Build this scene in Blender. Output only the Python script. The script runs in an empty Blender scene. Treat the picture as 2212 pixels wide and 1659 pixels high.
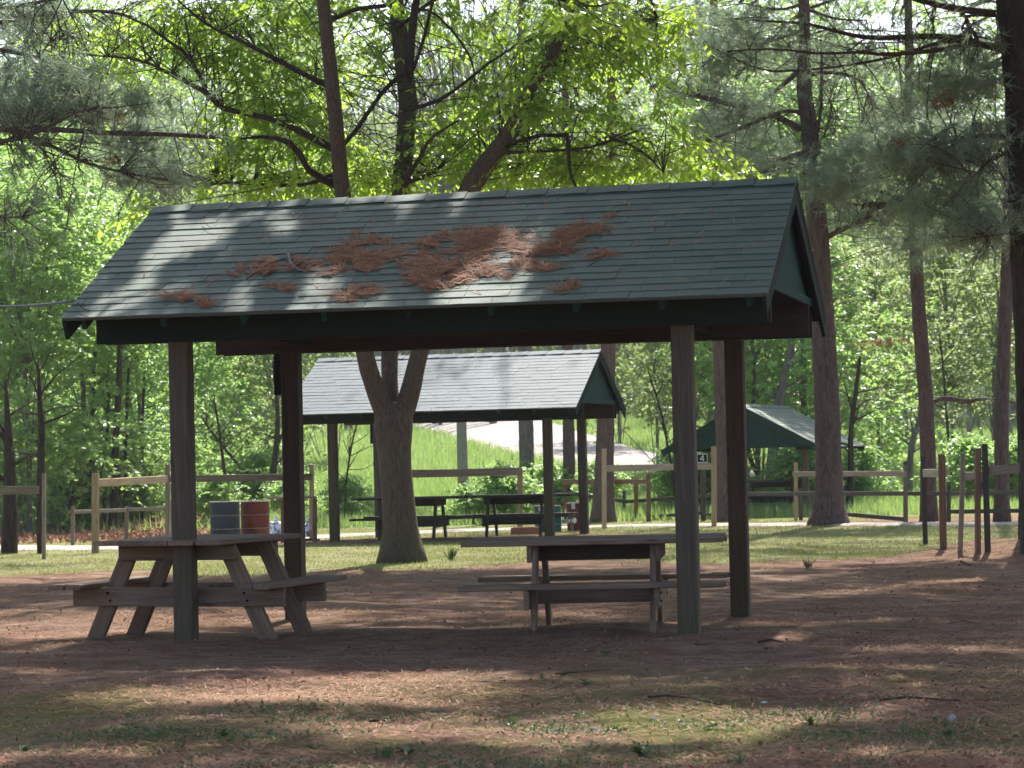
import bpy, math, random
import numpy as np
from mathutils import Vector, Matrix
random.seed(7); rng = np.random.default_rng(7)
scene = bpy.context.scene
COL = scene.collection

# ------------------------------------------------------------------ camera
CAM = np.array([0.0, 0.0, 1.4173]); FPX = 5617.9; UC, VC = 1106.0, 829.5
PITCH, ROLL = 0.0251, -0.0227
_f = np.array([0, math.cos(PITCH), math.sin(PITCH)])
_r = np.array([1.0, 0, 0]); _u = np.cross(_r, _f)
_c, _s = math.cos(ROLL), math.sin(ROLL)
CR, CU, CF = _c*_r + _s*_u, -_s*_r + _c*_u, _f
cam_data = bpy.data.cameras.new("camera"); cam = bpy.data.objects.new("camera", cam_data); COL.objects.link(cam)
cam.matrix_world = Matrix(((CR[0], CU[0], -CF[0], 0), (CR[1], CU[1], -CF[1], 0), (CR[2], CU[2], -CF[2], CAM[2]), (0, 0, 0, 1)))
cam_data.sensor_width = 36; cam_data.lens = 36*FPX/2212
cam_data.clip_start = 0.5; cam_data.clip_end = 1500
cam_data.dof.use_dof = True; cam_data.dof.focus_distance = 21; cam_data.dof.aperture_fstop = 8
scene.camera = cam

# ------------------------------------------------------------------ sky, sun, exposure
SUN = Vector((0.20, 0.85, 1.0)).normalized()          # direction towards the sun
sun_el = math.asin(SUN.z); sun_az = math.atan2(SUN.x, SUN.y)
world = bpy.data.worlds.new("World"); scene.world = world; world.use_nodes = True
nt = world.node_tree
sky = nt.nodes.new("ShaderNodeTexSky"); sky.sky_type = 'NISHITA'; sky.sun_disc = False
sky.sun_elevation = sun_el; sky.sun_rotation = sun_az; sky.dust_density = 2.0
bg = nt.nodes["Background"]; bg.inputs[1].default_value = 0.11
nt.links.new(sky.outputs[0], bg.inputs[0])
sd = bpy.data.lights.new("sun", 'SUN'); sd.energy = 5.0; sd.angle = math.radians(0.6); sd.color = (1.0, 0.95, 0.87)
so = bpy.data.objects.new("sun", sd); COL.objects.link(so)
so.rotation_euler = SUN.to_track_quat('Z', 'Y').to_euler()
scene.view_settings.view_transform = 'Standard'; scene.view_settings.look = 'None'
scene.view_settings.exposure = 1.27; scene.view_settings.gamma = 1.0
scene.view_settings.use_curve_mapping = False
scene.render.engine = 'CYCLES'
cy = scene.cycles
cy.use_denoising = True; cy.max_bounces = 7; cy.diffuse_bounces = 4; cy.transmission_bounces = 5
cy.glossy_bounces = 2; cy.transparent_max_bounces = 4; cy.caustics_reflective = False; cy.caustics_refractive = False
cy.use_adaptive_sampling = True; cy.adaptive_threshold = 0.02

# ------------------------------------------------------------------ terrain and pixel helpers
GY = [-40, 12, 19.5, 22.5, 33, 46.8, 54, 60, 63, 66]
GZ = [0.05, 0.03, 0.02, -0.04, -0.09, -0.15, -0.25, -0.36, -0.37, -0.36]
def sstep(t): t = np.clip(t, 0, 1); return t*t*(3-2*t)
def terrain(x, y):
    x = np.asarray(x, float); y = np.asarray(y, float)
    z = np.interp(y, GY, GZ)
    ztop = np.interp(x, [-40, -20, -8, 2, 12, 22, 60], [1.6, 2.3, 3.2, 3.3, 2.4, 1.8, 1.6])
    t = np.clip((y-63)/70, 0, 1)
    z = z + (ztop+0.4)*(0.45*t + 0.55*sstep(t))
    z = z + 0.40*(np.sqrt(np.clip(y-128, 0, 66)**2+64)-8)
    near = np.clip((34-y)/8, 0, 1)
    z = z + near*0.012*(np.sin(1.3*x+0.7*y)+np.sin(2.9*x-1.9*y+1)+0.6*np.sin(4.1*y+2.0*x+2))
    z = z + 0.22*np.exp(-(((x-6.9)/1.6)**2+((y-33.2)/2.2)**2))
    z = z + 0.10*np.exp(-(((x-0)/30)**2+((y-70)/3.0)**2))*np.where(x < -6, 1, 0)
    return z
def ray(u, v):
    return CF + (u-UC)/FPX*CR - (v-VC)/FPX*CU
def at(u, v, Y):
    d = ray(u, v); return CAM + d*(Y/d[1])
def gnd(u, v, ymax=132):
    d = ray(u, v); prev = 8.0
    for Y in np.arange(8, ymax, 0.25):
        p = CAM + d*(Y/d[1])
        if p[2] <= terrain(p[0], p[1]):
            a, b = prev, Y
            for _ in range(20):
                m = (a+b)/2; q = CAM + d*(m/d[1])
                if q[2] <= terrain(q[0], q[1]): b = m
                else: a = m
            q = CAM + d*(b/d[1]); q[2] = terrain(q[0], q[1]); return q
        prev = Y
    return CAM + d*(ymax/d[1])

# ------------------------------------------------------------------ materials
def mat(name, build):
    m = bpy.data.materials.new(name); m.use_nodes = True; t = m.node_tree
    for n in list(t.nodes): t.nodes.remove(n)
    out = t.nodes.new("ShaderNodeOutputMaterial"); sh = build(t)
    t.links.new(sh, out.inputs[0]); return m
def N(t, typ, **k):
    n = t.nodes.new(typ)
    for a, b in k.items():
        if a.startswith('i_'):
            key = a[2:]; key = int(key) if key.isdigit() else key.replace('_', ' ')
            n.inputs[key].default_value = b
        else: setattr(n, a, b)
    return n
def L(t, a, b): t.links.new(a, b)
def coords(t, scale, kind='Object', obj=None):
    tc = N(t, "ShaderNodeTexCoord"); mp = N(t, "ShaderNodeMapping"); mp.inputs['Scale'].default_value = scale
    L(t, tc.outputs[kind], mp.inputs[0]); return mp.outputs[0]
def noise(t, vec, scale, detail=4, rough=0.55, dist=0.0):
    n = N(t, "ShaderNodeTexNoise"); n.inputs['Scale'].default_value = scale; n.inputs['Detail'].default_value = detail
    n.inputs['Roughness'].default_value = rough; n.inputs['Distortion'].default_value = dist
    L(t, vec, n.inputs['Vector']); return n.outputs['Fac']
def ramp(t, fac, stops):
    r = N(t, "ShaderNodeValToRGB"); e = r.color_ramp.elements
    while len(e) < len(stops): e.new(0.5)
    for el, (p, c) in zip(e, stops): el.position = p; el.color = (*c, 1)
    L(t, fac, r.inputs[0]); return r.outputs[0]
def mix(t, fac, a, b, typ='MIX'):
    m = N(t, "ShaderNodeMix", data_type='RGBA', blend_type=typ)
    for s, v in ((m.inputs[0], fac), (m.inputs[6], a), (m.inputs[7], b)):
        if isinstance(v, (int, float)): s.default_value = v
        elif isinstance(v, tuple): s.default_value = (*v, 1)
        else: L(t, v, s)
    return m.outputs[2]
def bump(t, h, strength, dist=0.01):
    b = N(t, "ShaderNodeBump"); b.inputs['Strength'].default_value = strength; b.inputs['Distance'].default_value = dist
    L(t, h, b.inputs['Height']); return b.outputs[0]
def principled(t, col, rough=0.8, nrm=None, spec=0.3, metal=0.0):
    p = N(t, "ShaderNodeBsdfPrincipled")
    if isinstance(col, tuple): p.inputs['Base Color'].default_value = (*col, 1)
    else: L(t, col, p.inputs['Base Color'])
    if isinstance(rough, (int, float)): p.inputs['Roughness'].default_value = rough
    else: L(t, rough, p.inputs['Roughness'])
    p.inputs['Specular IOR Level'].default_value = spec; p.inputs['Metallic'].default_value = metal
    if nrm is not None: L(t, nrm, p.inputs['Normal'])
    return p.outputs[0]
def math_(t, op, a, b=None, clamp=False):
    m = N(t, "ShaderNodeMath", operation=op, use_clamp=clamp)
    for s, v in ((m.inputs[0], a), (m.inputs[1], b)):
        if v is None: continue
        if isinstance(v, (int, float)): s.default_value = v
        else: L(t, v, s)
    return m.outputs[0]

def wood_mat(name, c1, c2, green=0.0):
    def b(t):
        v = coords(t, (1.2, 22, 22)); oi = N(t, "ShaderNodeObjectInfo")
        add = N(t, "ShaderNodeVectorMath", operation='ADD'); L(t, v, add.inputs[0]); L(t, oi.outputs['Random'], add.inputs[1])
        sc = N(t, "ShaderNodeVectorMath", operation='MULTIPLY'); L(t, add.outputs[0], sc.inputs[0]); sc.inputs[1].default_value = (1, 1, 1)
        n1 = noise(t, sc.outputs[0], 1.6, 6, 0.65, 0.6)
        n2 = noise(t, coords(t, (1.5, 4, 4)), 1.3, 3)
        c = ramp(t, n1, [(0.30, c1), (0.62, c2)])
        c = mix(t, math_(t, 'MULTIPLY', n2, 0.5), c, tuple(0.45*x for x in c1), 'MIX')
        hv = N(t, "ShaderNodeHueSaturation"); L(t, c, hv.inputs['Color'])
        L(t, math_(t, 'ADD', math_(t, 'MULTIPLY', oi.outputs['Random'], 0.5), 0.75), hv.inputs['Value'])
        c = hv.outputs[0]
        if green:
            g = N(t, "ShaderNodeNewGeometry"); sx = N(t, "ShaderNodeSeparateXYZ"); L(t, g.outputs['Position'], sx.inputs[0])
            low = math_(t, 'SUBTRACT', 1.0, math_(t, 'MULTIPLY', sx.outputs[2], 0.9), True)
            c = mix(t, math_(t, 'MULTIPLY', low, green), c, (0.10, 0.10, 0.03))
        # knots
        kn = N(t, "ShaderNodeTexVoronoi"); kn.inputs['Scale'].default_value = 1.0
        L(t, coords(t, (2.2, 9, 9)), kn.inputs['Vector'])
        kf = ramp(t, kn.outputs['Distance'], [(0.06, (1, 1, 1)), (0.16, (0, 0, 0))])
        c = mix(t, math_(t, 'MULTIPLY', kf, 0.7), c, tuple(0.3*x for x in c1))
        return principled(t, c, 0.85, bump(t, n1, 0.5, 0.006), 0.25)
    return mat(name, b)
def paint_mat(name, c, grooves=0.0):
    def b(t):
        v = coords(t, (1, 1, 1)); n1 = noise(t, v, 7, 5, 0.65); n2 = noise(t, v, 60, 3)
        col = mix(t, math_(t, 'MULTIPLY', n1, 0.75), c, tuple(0.45*x+0.01 for x in c))
        return principled(t, col, 0.9, bump(t, n2, 0.25, 0.004), 0.12)
    return mat(name, b)
def leaf_mat(name, stops, trans, tfac=0.45, rough=0.45, spec=0.5):
    def b(t):
        g = N(t, "ShaderNodeNewGeometry"); oi = N(t, "ShaderNodeObjectInfo")
        f = math_(t, 'FRACT', math_(t, 'ADD', g.outputs['Random Per Island'], oi.outputs['Random']))
        big = noise(t, coords(t, (1, 1, 1)), 0.9, 2)
        f2 = math_(t, 'ADD', math_(t, 'MULTIPLY', f, 0.5), math_(t, 'MULTIPLY', big, 0.5))
        c = ramp(t, f2, stops)
        tr = N(t, "ShaderNodeBsdfTranslucent"); tc_ = mix(t, f, trans, tuple(x*0.6 for x in trans)); L(t, tc_, tr.inputs[0])
        ms = N(t, "ShaderNodeMixShader"); ms.inputs[0].default_value = tfac
        L(t, principled(t, c, rough, None, spec), ms.inputs[1]); L(t, tr.outputs[0], ms.inputs[2])
        return ms.outputs[0]
    return mat(name, b)
def bark_mat(name, c1, c2, moss=None, sc=1.0):
    def b(t):
        n1 = noise(t, coords(t, (14*sc, 14*sc, 2.6*sc)), 1.5, 7, 0.7, 1.2)
        n2 = noise(t, coords(t, (1, 1, 0.5)), 2.2, 4)
        c = ramp(t, n1, [(0.30, tuple(0.35*x for x in c1)), (0.42, c1), (0.66, c2)])
        c = mix(t, math_(t, 'MULTIPLY', n2, 0.45), c, tuple(0.6*x for x in c1))
        if moss:
            g = N(t, "ShaderNodeNewGeometry"); sx = N(t, "ShaderNodeSeparateXYZ"); L(t, g.outputs['Position'], sx.inputs[0])
            low = math_(t, 'SUBTRACT', 0.55, math_(t, 'MULTIPLY', sx.outputs[2], 0.75), True)
            c = mix(t, math_(t, 'MULTIPLY', low, n2), c, moss)
        return principled(t, c, 0.95, bump(t, n1, 0.9, 0.05), 0.15)
    return mat(name, b)

M = {}
M['post_wood'] = wood_mat('post_wood', (0.070, 0.050, 0.038), (0.145, 0.108, 0.083), 0.25)
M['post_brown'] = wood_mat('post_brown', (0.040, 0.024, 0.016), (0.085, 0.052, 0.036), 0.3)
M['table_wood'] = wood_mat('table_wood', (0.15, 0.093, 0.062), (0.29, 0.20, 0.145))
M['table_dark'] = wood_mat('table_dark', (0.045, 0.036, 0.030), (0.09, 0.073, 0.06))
M['fence_grey'] = wood_mat('fence_grey', (0.16, 0.13, 0.10), (0.30, 0.25, 0.20))
M['fence_light'] = wood_mat('fence_light', (0.34, 0.24, 0.14), (0.55, 0.42, 0.28))
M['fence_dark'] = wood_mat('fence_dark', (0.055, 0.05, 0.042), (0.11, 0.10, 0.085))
M['fence_red'] = wood_mat('fence_red', (0.17, 0.09, 0.06), (0.30, 0.18, 0.13))
M['board_pale'] = wood_mat('board_pale', (0.28, 0.23, 0.18), (0.45, 0.38, 0.30))
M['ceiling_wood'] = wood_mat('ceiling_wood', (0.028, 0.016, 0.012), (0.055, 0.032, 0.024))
M['green_paint'] = paint_mat('green_paint', (0.014, 0.055, 0.043))
M['green_dark'] = paint_mat('green_dark', (0.007, 0.019, 0.016))
M['grey_trim'] = paint_mat('grey_trim', (0.12, 0.11, 0.10))
def shingle_b(base, var, bf=0.32):
    def b(t):
        oi = N(t, "ShaderNodeObjectInfo")
        n1 = noise(t, coords(t, (1, 1, 1)), 260, 2, 0.8)
        n2 = noise(t, coords(t, (1, 1, 1), 'Object'), 3.0, 4)
        g = N(t, "ShaderNodeNewGeometry")
        n3 = N(t, "ShaderNodeTexNoise"); n3.inputs['Scale'].default_value = 2.2; n3.inputs['Detail'].default_value = 6; n3.inputs['Roughness'].default_value = 0.7
        L(t, g.outputs['Position'], n3.inputs['Vector'])
        c = ramp(t, oi.outputs['Random'], [(0.0, base[0]), (0.45, base[1]), (0.8, base[2]), (1.0, base[3])])
        c = mix(t, math_(t, 'MULTIPLY', n1, 0.55), c, tuple(2.1*x for x in base[1]))
        c = mix(t, math_(t, 'MULTIPLY', n3.outputs[0], var), c, (0.10, 0.095, 0.085))
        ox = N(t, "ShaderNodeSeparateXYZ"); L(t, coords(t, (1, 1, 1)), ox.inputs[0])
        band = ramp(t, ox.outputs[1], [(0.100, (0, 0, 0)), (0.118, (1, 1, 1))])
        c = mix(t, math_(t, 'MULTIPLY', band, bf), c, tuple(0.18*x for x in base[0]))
        return principled(t, c, 0.66, bump(t, n1, 0.6, 0.003), 0.28)
    return b
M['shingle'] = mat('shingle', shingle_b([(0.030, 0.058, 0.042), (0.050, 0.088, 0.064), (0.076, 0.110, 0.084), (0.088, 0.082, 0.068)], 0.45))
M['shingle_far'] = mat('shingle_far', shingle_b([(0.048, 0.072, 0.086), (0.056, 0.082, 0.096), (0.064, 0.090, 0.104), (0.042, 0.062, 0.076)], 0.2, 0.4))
M['bark_pine'] = bark_mat('bark_pine', (0.105, 0.072, 0.062), (0.21, 0.155, 0.14))
M['bark_dark'] = bark_mat('bark_dark', (0.045, 0.034, 0.028), (0.10, 0.078, 0.065))
M['bark_smooth'] = bark_mat('bark_smooth', (0.12, 0.088, 0.068), (0.21, 0.17, 0.14), (0.05, 0.075, 0.02), 1.8)
M['bark_grey'] = bark_mat('bark_grey', (0.15, 0.13, 0.11), (0.30, 0.27, 0.24))
M['twig'] = bark_mat('twig', (0.075, 0.045, 0.035), (0.15, 0.10, 0.08))
M['twig_pale'] = bark_mat('twig_pale', (0.30, 0.27, 0.25), (0.45, 0.42, 0.40))
M['leaf_beech'] = leaf_mat('leaf_beech', [(0.1, (0.045, 0.12, 0.03)), (0.5, (0.095, 0.20, 0.045)), (0.9, (0.16, 0.28, 0.06))], (0.62, 0.88, 0.09), 0.58, 0.3, 0.6)
M['leaf_maple'] = leaf_mat('leaf_maple', [(0.1, (0.09, 0.17, 0.05)), (0.5, (0.14, 0.26, 0.08)), (0.9, (0.21, 0.33, 0.12))], (0.52, 0.78, 0.20), 0.5, 0.4, 0.5)
M['leaf_wood'] = leaf_mat('leaf_wood', [(0.1, (0.05, 0.10, 0.03)), (0.4, (0.09, 0.16, 0.045)), (0.65, (0.15, 0.22, 0.07)), (0.9, (0.26, 0.28, 0.13))], (0.42, 0.54, 0.17), 0.46, 0.5, 0.3)
M['needle'] = leaf_mat('needle', [(0.1, (0.11, 0.18, 0.12)), (0.5, (0.20, 0.28, 0.19)), (0.9, (0.34, 0.41, 0.30))], (0.32, 0.42, 0.24), 0.35, 0.5, 0.4)
M['needle_dead'] = leaf_mat('needle_dead', [(0.1, (0.16, 0.06, 0.03)), (0.9, (0.34, 0.17, 0.09))], (0.3, 0.14, 0.06), 0.2, 0.7, 0.2)
M['straw'] = leaf_mat('straw', [(0.1, (0.09, 0.032, 0.014)), (0.45, (0.28, 0.105, 0.045)), (0.7, (0.44, 0.20, 0.10)), (0.95, (0.64, 0.46, 0.33))], (0.3, 0.14, 0.06), 0.15, 0.7, 0.2)
M['litter'] = leaf_mat('litter', [(0.1, (0.07, 0.025, 0.016)), (0.45, (0.27, 0.122, 0.07)), (0.75, (0.44, 0.26, 0.16)), (0.95, (0.72, 0.56, 0.45))], (0.2, 0.12, 0.06), 0.15, 0.8, 0.2)
M['grass'] = leaf_mat('grass', [(0.1, (0.12, 0.15, 0.045)), (0.5, (0.20, 0.23, 0.075)), (0.9, (0.33, 0.32, 0.15))], (0.36, 0.40, 0.11), 0.35, 0.6, 0.2)
M['meadow'] = leaf_mat('meadow', [(0.1, (0.12, 0.20, 0.06)), (0.5, (0.20, 0.30, 0.10)), (0.9, (0.32, 0.38, 0.17))], (0.40, 0.56, 0.16), 0.4, 0.6, 0.2)

M['weed_leaf'] = leaf_mat('weed_leaf', [(0.1, (0.05, 0.09, 0.035)), (0.9, (0.12, 0.17, 0.08))], (0.14, 0.22, 0.06), 0.25, 0.6, 0.3)

def ground_b(t):
    g = N(t, "ShaderNodeNewGeometry"); P = g.outputs['Position']
    def nz(s, d=5, r=0.6, scale=(1, 1, 1)):
        mp = N(t, "ShaderNodeMapping"); mp.inputs['Scale'].default_value = scale; L(t, P, mp.inputs[0])
        return noise(t, mp.outputs[0], s, d, r)
    fine = nz(34, 8, 0.82); mid = nz(3.2, 6, 0.65); big = nz(0.55, 4); moss = nz(0.8, 5, 0.6, (1, 0.55, 1))
    c = ramp(t, fine, [(0.28, (0.055, 0.023, 0.016)), (0.5, (0.19, 0.094, 0.060)), (0.72, (0.43, 0.265, 0.18))])
    c = mix(t, ramp(t, mid, [(0.44, (0, 0, 0)), (0.64, (0.8, 0.8, 0.8))]), c, mix(t, fine, (0.24, 0.135, 0.10), (0.62, 0.43, 0.34)))
    c = mix(t, ramp(t, big, [(0.40, (0, 0, 0)), (0.62, (0.5, 0.5, 0.5))]), c, (0.22, 0.085, 0.042))
    sx = N(t, "ShaderNodeSeparateXYZ"); L(t, P, sx.inputs[0])
    nearm = math_(t, 'SUBTRACT', 1.0, math_(t, 'MULTIPLY', math_(t, 'SUBTRACT', sx.outputs[1], 14.5), 0.45), True)
    mf = math_(t, 'MULTIPLY', ramp(t, moss, [(0.37, (0, 0, 0)), (0.55, (0.95, 0.95, 0.95))]), math_(t, 'ADD', math_(t, 'MULTIPLY', nearm, 0.75), 0.2))
    c = mix(t, mf, c, mix(t, fine, (0.07, 0.08, 0.012), (0.25, 0.25, 0.05)))
    ga = N(t, "ShaderNodeAttribute", attribute_name='grass')
    gf = math_(t, 'ADD', ga.outputs['Fac'], math_(t, 'MULTIPLY', math_(t, 'SUBTRACT', mid, 0.58), 2.6))
    gf = ramp(t, gf, [(0.42, (0, 0, 0)), (0.66, (1, 1, 1))])
    gc = mix(t, fine, (0.15, 0.17, 0.055), (0.36, 0.36, 0.17))
    c = mix(t, math_(t, 'MULTIPLY', gf, 0.9), c, gc)
    me = N(t, "ShaderNodeAttribute", attribute_name='meadow')
    mc = mix(t, nz(1.2, 6, 0.7), (0.15, 0.22, 0.08), (0.28, 0.35, 0.15))
    c = mix(t, me.outputs['Fac'], c, mc)
    return principled(t, c, 0.95, bump(t, fine, 1.0, 0.05), 0.15)
M['ground'] = mat('ground', ground_b)
def gravel_b(t):
    g = N(t, "ShaderNodeNewGeometry")
    n1 = noise(t, g.outputs['Position'], 14, 6, 0.75); n2 = noise(t, g.outputs['Position'], 0.8, 3)
    c = ramp(t, n1, [(0.3, (0.24, 0.215, 0.195)), (0.7, (0.46, 0.42, 0.39))])
    c = mix(t, math_(t, 'MULTIPLY', n2, 0.35), c, (0.33, 0.26, 0.20))
    return principled(t, c, 0.95, bump(t, n1, 0.6, 0.02), 0.1)
M['gravel'] = mat('gravel', gravel_b)
def rust_b(c1, c2):
    def b(t):
        n1 = noise(t, coords(t, (1, 1, 1)), 5, 6, 0.7)
        return principled(t, ramp(t, n1, [(0.35, c1), (0.7, c2)]), 0.6, bump(t, n1, 0.3, 0.01), 0.2)
    return b
M['drum_blue'] = mat('drum_blue', rust_b((0.016, 0.024, 0.034), (0.032, 0.045, 0.06)))
M['drum_red'] = mat('drum_red', rust_b((0.09, 0.022, 0.014), (0.15, 0.042, 0.025)))
M['drum_rim'] = mat('drum_rim', rust_b((0.16, 0.13, 0.12), (0.26, 0.23, 0.22)))
M['drum_teal'] = mat('drum_teal', rust_b((0.02, 0.09, 0.08), (0.03, 0.12, 0.10)))
M['clay'] = mat('clay', rust_b((0.42, 0.20, 0.15), (0.55, 0.30, 0.23)))
M['black'] = paint_mat('black_board', (0.012, 0.012, 0.012))
M['white'] = paint_mat('white_paint', (0.8, 0.8, 0.8))
M['paper'] = paint_mat('paper', (0.72, 0.74, 0.76))
M['cable'] = paint_mat('cable_skin', (0.18, 0.22, 0.24))
def bag_b(t):
    n1 = noise(t, coords(t, (1, 1, 1)), 11, 3, 0.5)
    c = ramp(t, n1, [(0.40, (0.10, 0.17, 0.42)), (0.5, (0.78, 0.82, 0.9))])
    return principled(t, c, 0.25, bump(t, noise(t, coords(t, (1, 1, 1)), 22, 4), 0.9, 0.04), 0.6)
M['bag'] = mat('bag_plastic', bag_b)

# ------------------------------------------------------------------ mesh helpers
class MB:
    def __init__(s): s.v = []; s.f = []; s.n = 0
    def add(s, v, f):
        s.v.extend([tuple(map(float, p)) for p in v]); s.f.extend([tuple(i+s.n for i in q) for q in f]); s.n += len(v)
    def tube(s, pts, rad, seg=8, cap=True, jit=0.0):
        pts = [np.array(p, float) for p in pts]; n = len(pts); k0 = s.n
        prev = None; V = []
        for i, p in enumerate(pts):
            d = pts[min(i+1, n-1)]-pts[max(i-1, 0)]; d = d/(np.linalg.norm(d)+1e-9)
            a = prev if prev is not None else (np.array([1.0, 0, 0]) if abs(d[0]) < 0.9 else np.array([0, 1.0, 0]))
            a = a - d*np.dot(a, d); a /= np.linalg.norm(a)+1e-9; b = np.cross(d, a); prev = a
            for j in range(seg):
                th = 2*math.pi*j/seg; r = rad[i]*(1+jit*random.uniform(-1, 1))
                V.append(p + r*(math.cos(th)*a+math.sin(th)*b))
        Fc = [(i*seg+j, i*seg+(j+1) % seg, (i+1)*seg+(j+1) % seg, (i+1)*seg+j) for i in range(n-1) for j in range(seg)]
        if cap: Fc += [tuple(range(seg-1, -1, -1)), tuple((n-1)*seg+j for j in range(seg))]
        s.add(V, Fc)
    def box(s, c, h, M3=None):
        V = [np.array([x*h[0], y*h[1], z*h[2]]) for x in (-1, 1) for y in (-1, 1) for z in (-1, 1)]
        if M3 is not None: V = [M3 @ q for q in V]
        s.add([q+np.array(c) for q in V], [(0, 1, 3, 2), (4, 6, 7, 5), (0, 4, 5, 1), (2, 3, 7, 6), (0, 2, 6, 4), (1, 5, 7, 3)])
    def mesh(s, name, m, smooth=False):
        me = bpy.data.meshes.new(name); me.from_pydata(s.v, [], s.f); me.materials.append(m)
        if smooth: me.polygons.foreach_set('use_smooth', [True]*len(me.polygons))
        me.update(); return me
def link(name, me, parent=None, mw=None):
    o = bpy.data.objects.new(name, me); COL.objects.link(o)
    if parent is not None:
        o.parent = parent
        if mw is not None: o.matrix_basis = wm(parent).inverted() @ mw
    elif mw is not None: o.matrix_world = mw; o.matrix_basis = mw
    return o
def wm(o):
    m = o.matrix_basis.copy()
    while o.parent is not None: o = o.parent; m = o.matrix_basis @ m
    return m
def tag(o, label=None, cat=None, group=None, kind=None):
    for k, v in (('label', label), ('category', cat), ('group', group), ('kind', kind)):
        if v: o[k] = v
    return o
def empty(name, loc, rz=0.0, **k):
    o = bpy.data.objects.new(name, None); COL.objects.link(o)
    o.empty_display_size = 0.2
    o.matrix_basis = Matrix.Translation(Vector(loc)) @ Matrix.Rotation(rz, 4, 'Z'); return tag(o, **k)
def local(parent, pts):
    mi = wm(parent).inverted(); return [np.array(mi @ Vector(p)) for p in pts]
_boards = {}
def board(name, p0, p1, w, h, m, parent, up=(0, 0, 1), ch=0.006, share=True):
    """a sawn board from p0 to p1 (world); w across, h along 'up'; its own x runs along it"""
    p0 = Vector(p0); p1 = Vector(p1); d = (p1-p0); Ln = d.length; x = d.normalized(); upv = Vector(up)
    z = (upv - x*upv.dot(x)).normalized(); y = z.cross(x)
    key = (round(Ln, 4), w, h, m.name)
    if key not in _boards:
        b = MB(); a, c = w/2, h/2; k = min(ch, a*0.4, c*0.4)
        prof = [(-a+k, -c), (a-k, -c), (a, -c+k), (a, c-k), (a-k, c), (-a+k, c), (-a, c-k), (-a, -c+k)]
        n = max(1, int(Ln/0.7)); V = []
        for i in range(n+1):
            jy, jz = (random.uniform(-1, 1)*0.0025 for _ in range(2))
            V += [(Ln*i/n, q[0]+jy, q[1]+jz) for q in prof]
        Fc = [(i*8+j, i*8+(j+1) % 8, (i+1)*8+(j+1) % 8, (i+1)*8+j) for i in range(n) for j in range(8)]
        Fc += [tuple(range(7, -1, -1)), tuple(n*8+j for j in range(8))]
        b.add(V, Fc); _boards[key] = b.mesh('board', m)
    mw = Matrix(((x.x, y.x, z.x, p0.x), (x.y, y.y, z.y, p0.y), (x.z, y.z, z.z, p0.z), (0, 0, 0, 1)))
    return link(name, _boards[key], parent, mw)
def np_mesh(name, V, F, m, smooth=False):
    V = np.asarray(V, np.float32); F = np.asarray(F, np.int32); k = F.shape[1]
    me = bpy.data.meshes.new(name)
    me.vertices.add(len(V)); me.vertices.foreach_set('co', V.ravel())
    me.loops.add(F.size); me.loops.foreach_set('vertex_index', F.ravel())
    me.polygons.add(len(F)); me.polygons.foreach_set('loop_start', np.arange(0, F.size, k, dtype=np.int32))
    me.polygons.foreach_set('loop_total', np.full(len(F), k, np.int32))
    if smooth: me.polygons.foreach_set('use_smooth', np.ones(len(F), bool))
    me.materials.append(m); me.update(calc_edges=True); me.validate(); return me
def nrm(a): return a/(np.linalg.norm(a, axis=-1, keepdims=True)+1e-9)
def leaves(P, A, S, Ln, W):
    """pointed, folded leaves: P root, A axis, S side, lengths and widths -> verts, quads"""
    n = len(P); A = nrm(A); S = nrm(S - A*(S*A).sum(1, keepdims=True)); U = np.cross(A, S)
    Ln = Ln[:, None]; W = W[:, None]
    v = np.stack([P, P+A*Ln*0.45+S*W*0.5+U*W*0.12, P+A*Ln-U*Ln*0.12, P+A*Ln*0.45-S*W*0.5+U*W*0.12, P+A*Ln*0.48-U*W*0.02], 1).reshape(-1, 3)
    b = (np.arange(n)*5)[:, None]
    F = np.concatenate([b+np.array([[0, 1, 2]]), b+np.array([[0, 2, 3]])], 0)
    v = np.delete(v.reshape(n, 5, 3), 4, axis=1).reshape(-1, 3); b = (np.arange(n)*4)[:, None]
    F = np.stack([b+np.array([[0, 1, 2]]), b+np.array([[0, 2, 3]])], 1).reshape(-1, 3)
    return v, F
def randdir(n, zbias=0.0, zs=1.0):
    d = rng.normal(size=(n, 3)); d[:, 2] = d[:, 2]*zs + zbias; return nrm(d)
def tufts(C, D, Ln=0.13, per=14, w=0.006, spread=0.75):
    """needle tufts at centres C pointing along D"""
    n = len(C); C = np.repeat(C, per, 0); D = np.repeat(D, per, 0)
    d = nrm(D + spread*rng.normal(size=(n*per, 3))); s = nrm(np.cross(d, rng.normal(size=(n*per, 3))))
    l = Ln*rng.uniform(0.7, 1.25, (n*per, 1)); b = C - D*Ln*0.6*rng.random((n*per, 1))
    v = np.stack([b-s*w/2, b+s*w/2, b+d*l+np.array([0, 0, -0.12])*l], 1).reshape(-1, 3)
    return v, np.arange(n*per*3).reshape(-1, 3)
def cat_mesh(parts):
    V = []; F = []; k = 0
    for v, f in parts: V.append(v); F.append(f+k); k += len(v)
    return np.concatenate(V), np.concatenate(F)

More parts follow.
